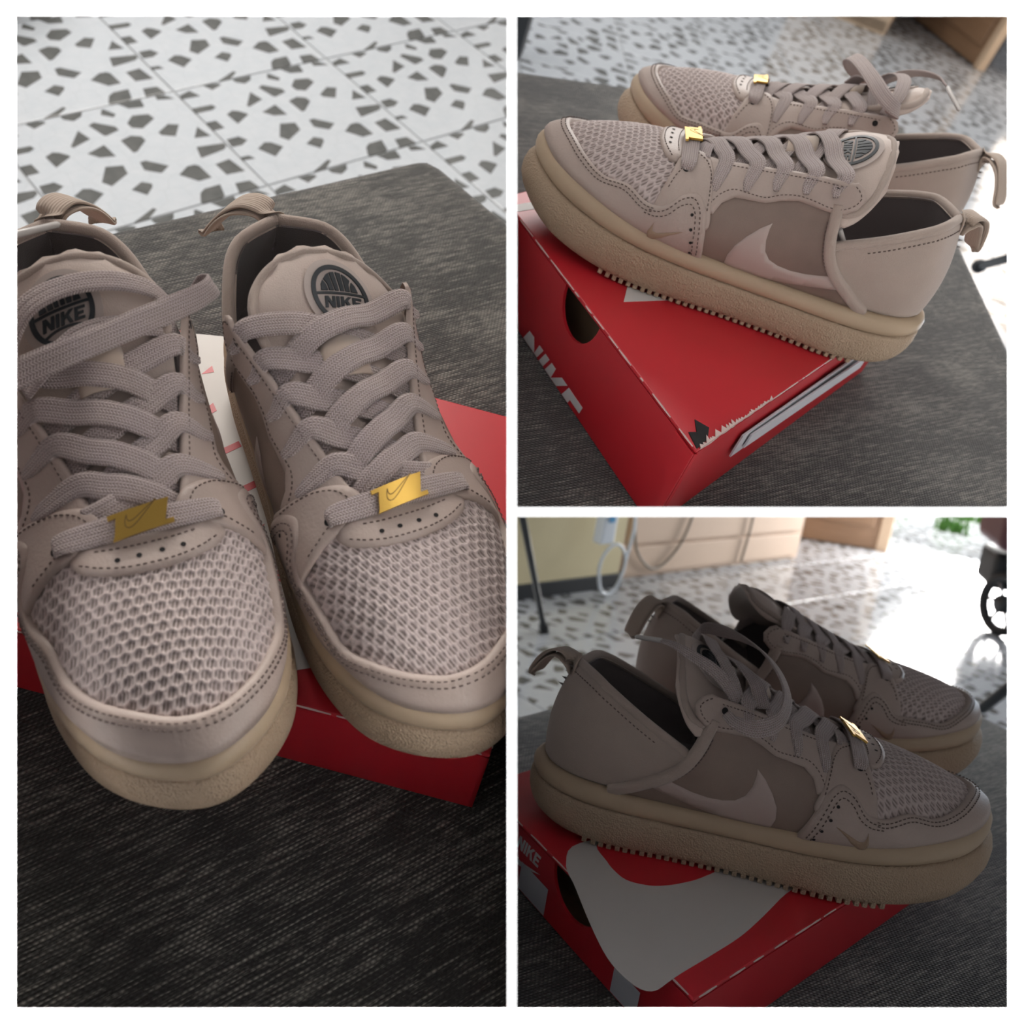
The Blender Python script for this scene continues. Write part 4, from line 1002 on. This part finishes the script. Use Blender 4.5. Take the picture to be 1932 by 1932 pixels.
# ---------------------------------------------------------------- background, upper right bay
ZF = -H2 - .40
AW = V2((-0.2102, -3.3255, -0.4650)) - V2((-0.1914, -1.4827, -0.4650))      # away from the viewer along the floor
def trimall(root, bay):
    for o in list(root.children):
        for k in list(o.children): trim(k, bay)
        trim(o, bay)
a, b, c = V2((-0.2127, -3.5681, -0.4650)), V2((-0.5869, -3.5868, -0.4650)), V2((-0.7896, -4.4732, -0.4650))
r = thing('cabinet', 'P2', (*b, ZF), 'pale wooden cabinet end standing on the tiles at the top of the upper right bay', 'cabinet')
part('body', prism([a, b, c, c + a - b], ZF + .004, ZF + .62, .006, 2), 'cardboard', r, 'P2', (*b, ZF))
part('plinth', prism([a, b, c, c + a - b], ZF, ZF + .05, .002, 1), 'cardboard', r, 'P2', (*b, ZF)); trimall(r, 'P2')
a, b, c = V2((-0.7395, -4.2491, -0.4650)), V2((-1.0101, -3.6850, -0.4650)), V2((-1.5239, -5.2825, -0.4650))
r = thing('cupboard', 'P2', (*b, ZF), 'brown wooden cupboard with panelled face by the sunlit floor, upper right bay', 'cupboard')
part('body', prism([a, b, c, c + a - b], ZF + .003, ZF + .75, .008, 2), 'wood', r, 'P2', (*b, ZF))
u = (b - a)/np.linalg.norm(b - a); n = np.array([u[1], -u[0]]); n = n if n @ AW < 0 else -n
L = np.linalg.norm(b - a)
part('door_panel', prism([a + u*.05 + n*.008, b - u*.05 + n*.008, b - u*.05, a + u*.05], ZF + .07, ZF + .70, .004, 1), 'wood', r, 'P2', (*b, ZF))
part('corner_post', prism([b - u*.02 + n*.012, b + u*.012 + n*.012, b + u*.012 - n*.03, b - u*.02 - n*.03], ZF, ZF + .76, .003, 1), 'cardboard', r, 'P2', (*b, ZF)); trimall(r, 'P2')
a = np.array((0.5610, -1.7510, -0.4650))
r = thing('dark_stool', 'P2', (a[0], a[1], ZF), 'dark stool leg at the left edge of the floor, upper right bay', 'stool')
part('leg', prism([a[:2] + [-.03, -.03], a[:2] + [.02, -.03], a[:2] + [.02, .03], a[:2] + [-.03, .03]], ZF, ZF + .35, .005, 2), 'darkmetal', r, 'P2', (a[0], a[1], ZF)); trimall(r, 'P2')
def rod(bay, name, A, B, r0, label, cat, mt='darkmetal', foot=True):
    A, B = np.array(A), np.array(B); rt = thing(name, bay, tuple(A), label, cat)
    part('rod', tube_vf([A + (B-A)*t for t in (0, .02, .5, 1)], [r0*.9, r0, r0, r0], 12), mt, rt, bay, A, True)
    if foot: part('foot', tube_vf([A + (B-A)*t for t in (-.02, 0, .06)], [r0*1.2, r0*1.6, r0*1.5], 12), 'rubber', rt, bay, A, True)
    trimall(rt, bay)
rod('P2', 'chair_leg', (-0.5598, -1.3478, -0.3800), (-0.5271, -1.0798, -0.2200), .009, 'thin dark chair leg at the right edge of the upper right bay', 'chair leg')
# outdoors beyond the doorway
# ---------------------------------------------------------------- background, lower right bay
ZF = -H3 - .40
AW = V2((0.6537, 2.8039, -0.4420)) - V2((0.4830, 1.6714, -0.4420))
a, b = V2((-0.1503, 1.8056, -0.4420)), V2((0.1907, 2.1796, -0.4420))
r = thing('cream_cabinet', 'P3', (*b, ZF), 'cream cabinet on a dark plinth at the left of the lower right bay', 'cabinet')
part('plinth', slab_between(a, b, AW, .40, ZF, ZF + .045), 'darkmetal', r, 'P3', (*b, ZF))
part('body', slab_between(a + (b-a)*0, b - (b-a)*.05, AW, .38, ZF + .045, ZF + .60), 'cream', r, 'P3', (*b, ZF)); trimall(r, 'P3')
a, b = V2((0.1723, 2.2529, -0.4420)), V2((0.9011, 3.0405, -0.4420))
r = thing('drawer_unit', 'P3', (*b, ZF), 'peach wooden drawer unit along the back of the lower right bay', 'cabinet')
part('body', slab_between(a, b, AW, .45, ZF, ZF + .70), 'peach', r, 'P3', (*b, ZF))
u = (b-a)/np.linalg.norm(b-a); n = np.array([u[1], -u[0]]); n = n if n @ AW < 0 else -n
for z0, z1 in ((.015, .105), (.115, .28), (.29, .46)):
    part('drawer_front', prism([a + u*.02 + n*.012, b - u*.02 + n*.012, b - u*.02, a + u*.02], ZF + z0, ZF + z1, .004, 2), 'peach', r, 'P3', (*b, ZF))
trimall(r, 'P3')
uu, nn_, aa, bb = u, n, a, b
def cable(px, label, rr=.0045, mt='cable'):
    pts = [np.r_[aa + uu*q[0] + nn_*.022, ZF + q[1]] for q in px]; P = smooth_path(pts, n=40); rt = tag(put('cable', mesh('cable', lift(tube_vf(P, rr, 8)[0], P[0]), tube_vf(P, rr, 8)[1]), mt, BAY['P3'] @ Matrix.Translation(P[0])), label, 'cable'); trim(rt, 'P3')
W_ = np.linalg.norm(bb - aa)
cable([(.00, .40), (.02, .20), (.06, .09), (.16, .03), (.26, .09), (.31, .20), (.33, .40)], 'brown cable hanging in a wide loop in front of the drawer unit')
cable([(W_*.62, .40), (W_*.625, .15), (W_*.61, .02)], 'brown cable hanging straight down the drawer unit')
a, b = V2((1.0104, 3.4576, -0.4420)), V2((1.3788, 3.4679, -0.4420))
r = thing('wooden_door', 'P3', (*b, ZF), 'brown panelled wooden door standing open beside the bright doorway', 'door')
part('door_leaf', slab_between(a, b, AW, .045, ZF + .004, ZF + 1.0), 'wood', r, 'P3', (*b, ZF))
u = (b-a)/np.linalg.norm(b-a); n = np.array([u[1], -u[0]]); n = n if n @ AW < 0 else -n; L = np.linalg.norm(b - a)
part('door_panel', prism([a + u*.05 + n*.012, b - u*.08 + n*.012, b - u*.08, a + u*.05], ZF + .10, ZF + .80, .006, 2), 'wood', r, 'P3', (*b, ZF))
part('edge_strip', prism([b - u*.05 + n*.006, b + n*.006, b, b - u*.05], ZF, ZF + 1.0, .002, 1), 'cardboard', r, 'P3', (*b, ZF)); trimall(r, 'P3')
g = [V2((1.3122, 3.8426, -0.4420)), V2((2.0445, 3.9418, -0.4420))]
d_ = AW/np.linalg.norm(AW)
gr = struct(put('ground_outside', mesh('ground_outside', *prism([g[0] - d_*.02, g[1] - d_*.02 + (g[1]-g[0])*1.5, g[1] + d_*6 + (g[1]-g[0])*1.5, g[0] + d_*6], ZF - .05, ZF - .01), smooth=False), 'concrete', BAY['P3'])); trim(gr, 'P3')
rnd = random.Random(11)
for k in range(6):
    t = .25 + .28*k; p = g[0] + (g[1] - g[0])*t + d_*(.45 + .5*(k % 2)); parts = []
    for j in range(60):
        q = np.r_[p + np.array([rnd.uniform(-.07, .07), rnd.uniform(-.07, .07)]), ZF]; tip = q + np.array([rnd.uniform(-.04, .04), rnd.uniform(-.04, .04), rnd.uniform(.05, .16)]); s_ = np.array([rnd.uniform(-.01, .01), rnd.uniform(-.01, .01), 0])
        parts.append(([q - s_, q + s_, tip], [(0, 1, 2)]))
    V, F_ = join_vf(parts); o = tag(put('grass_tuft', mesh('grass_tuft', lift(V, (*p, ZF)), F_, smooth=False), 'grass', BAY['P3'] @ Matrix.Translation((*p, ZF))), 'green grass tuft outside the bright doorway', 'grass', 'grass outside the doorway'); trim(o, 'P3')
rod('P3', 'stand', (-0.0142, 1.6408, -0.4420), (-0.1145, 1.3202, -0.0500), .008, 'thin dark metal stand pole in front of the cream cabinet', 'stand')
rod('P3', 'chair_leg', (1.0003, 1.5161, -0.4000), (1.0210, 1.3473, -0.2000), .012, 'dark chair leg slanting in at the right edge of the lower right bay', 'chair leg', foot=False)
# white socket strip and coiled lead on the cream cabinet
a, b = V2((-0.1503, 1.8056, -0.4420)), V2((0.1907, 2.1796, -0.4420)); u = (b-a)/np.linalg.norm(b-a); n = np.array([u[1], -u[0]]); n = n if n @ AW < 0 else -n; L = np.linalg.norm(b - a)
p = a + u*L*.60 + n*.05
r = thing('socket_strip', 'P3', (*p, ZF + .17), 'white socket strip with blue switch hanging on the cream cabinet', 'socket')
part('body', prism([p - u*.028, p + u*.028, p + u*.028 + n*.035, p - u*.028 + n*.035], ZF + .17, ZF + .40, .006, 2), 'whiteplastic', r, 'P3', (*p, ZF + .17))
part('switch', prism([p - u*.012 + n*.035, p + u*.012 + n*.035, p + u*.012 + n*.039, p - u*.012 + n*.039], ZF + .235, ZF + .26, .001, 1), 'blueplastic', r, 'P3', (*p, ZF + .17)); trimall(r, 'P3')
p = a + u*L*.735 + n*.06
P = [np.r_[p + u*.055*math.cos(t)*(1 + .06*math.sin(3*t)), ZF + .085 + .075*math.sin(t)] for t in np.linspace(.9, 2*math.pi*1.9 + .9, 70)]
P += [np.r_[p + u*.07, ZF + .2], np.r_[p + u*.05, ZF + .32], np.r_[p + u*.03, ZF + .45]]
V, F_ = tube_vf(P, .0048, 8); o = tag(put('coiled_lead', mesh('coiled_lead', lift(V, (*p, ZF + .01)), F_), 'whiteplastic', BAY['P3'] @ Matrix.Translation((*p, ZF + .01))), 'white lead coiled in a ring before the dark plinth', 'cable'); trim(o, 'P3')
# pushchair at the right edge
wc = np.array((1.4000, 2.3864, -0.4420)); d1 = AW/np.linalg.norm(AW); s1 = np.array([d1[1], -d1[0]])
r = thing('pushchair', 'P3', tuple(wc), 'dark pushchair with black wheel and maroon seat beside the bright floor', 'pushchair')
rad = .100; c = wc + [0, 0, rad]; ax = np.r_[d1*.45 + s1*.9, 0]; ax /= np.linalg.norm(ax); tx = np.cross(ax, [0, 0, 1])
ring = [c + rad*.86*(math.cos(t)*tx + math.sin(t)*np.array([0, 0, 1.])) for t in np.linspace(0, 2*math.pi, 33)]
wl = part('wheel', tube_vf(ring, .016, 8, False), 'rubber', r, 'P3', wc, True)
hub = tube_vf([c - ax*.016, c + ax*.016], [.030, .030], 14); o = put('hub', mesh('hub', lift(hub[0], wc), hub[1]), 'darkmetal', parent=wl)
for k in range(6):
    t = k*math.pi/3; e_ = c + rad*.82*(math.cos(t)*tx + math.sin(t)*np.array([0, 0, 1.])); v, f = tube_vf([c, e_], .0065, 6); put('spoke', mesh('spoke', lift(v, wc), f), 'steel', parent=wl)
R3 = lambda s_, d_2, z: wc + np.r_[s1*s_ + d1*d_2, z]
sg = 1 if (WORLD.inverted() @ (BAY['P3'] @ Vector(R3(.1, 0, 0)))).x > (WORLD.inverted() @ (BAY['P3'] @ Vector(wc))).x else -1
part('fork', tube_vf([c + ax*.014, c + np.r_[s1*sg*.02, .05], R3(sg*.05, .0, .20), R3(sg*.04, .02, .50)], .010, 10), 'darkmetal', r, 'P3', wc, True)
part('frame_tube', tube_vf([c, R3(sg*.12, .05, .09), R3(sg*.30, .1, .12)], .011, 10), 'darkmetal', r, 'P3', wc, True)
part('basket', prism([R3(sg*-.04, .05, 0)[:2], R3(sg*.30, .05, 0)[:2], R3(sg*.30, .25, 0)[:2], R3(sg*-.04, .25, 0)[:2]], wc[2] + .13, wc[2] + .25, .02, 3), 'rubber', r, 'P3', wc)
part('seat', prism([R3(sg*-.07, -.05, 0)[:2], R3(sg*.30, -.05, 0)[:2], R3(sg*.30, .25, 0)[:2], R3(sg*-.07, .25, 0)[:2]], wc[2] + .27, wc[2] + .52, .03, 3), 'maroon', r, 'P3', wc); trimall(r, 'P3')
# dark furniture edge at the far left corner of the left bay
a = np.array((-1.4495, 0.0242, -0.4660)); a2 = np.array((-1.3789, -0.0878, -0.4660)); b2 = np.array((-1.4453, 0.0621, -0.4660))
r = thing('dark_bench', 'P1', tuple(a), 'dark bench base at the far left corner of the left bay', 'bench')
dd = V2(a) - V2((-0.5874, 0.0258, -0.4660)); dd /= np.linalg.norm(dd)
part('base', prism([a2[:2], b2[:2], b2[:2] + dd*.3, a2[:2] + dd*.3], a[2], a[2] + .3, .01, 2), 'darkmetal', r, 'P1', a); trimall(r, 'P1')

# ---------------------------------------------------------------- the white wall with its three openings and the added boards between the bays
def vp(x, y, z): return WORLD @ Vector((x, y, z))
k = DW/FPX; X = [-1.1, (19 - 966)*k, (957 - 966)*k, (975 - 966)*k, (1913 - 966)*k, 1.1]; Y = [-1.1, (19 - 966)*k, (957 - 966)*k, (975 - 966)*k, (1913 - 966)*k, 1.1]
open_ = lambda i, j: (i == 1 and 1 <= j <= 3) or (i == 3 and j in (1, 3))
bm = bmesh.new(); grid = {}
def gv(i, j):
    if (i, j) not in grid: grid[(i, j)] = bm.verts.new((X[i], Y[j], DW))
    return grid[(i, j)]
fs = [bm.faces.new([gv(i, j), gv(i, j+1), gv(i+1, j+1), gv(i+1, j)]) for i in range(5) for j in range(5) if not open_(i, j)]
r_ = bmesh.ops.extrude_face_region(bm, geom=fs)
for v in r_['geom']:
    if isinstance(v, bmesh.types.BMVert): v.co.z += .004
bmesh.ops.recalc_face_normals(bm, faces=list(bm.faces))
me = bpy.data.meshes.new('wall_front'); bm.to_mesh(me); bm.free()
struct(put('wall_front', me, 'wall', WORLD))
V, F_ = box_vf(.0036, 3.2, 2.2, (0, 0, DW + .004 + 1.1)); struct(put('added_divider', mesh('added_divider', V, F_, smooth=False), 'wall', WORLD))  # unseen board added to keep light and view apart, left from right
V, F_ = box_vf(1.6, .0036, .80, (.80 + .0022, 0, DW + .004 + .40)); struct(put('added_bay_board', mesh('added_bay_board', V, F_, smooth=False), 'wall', WORLD))  # unseen board added to shield the lower bay from the upper bay's light
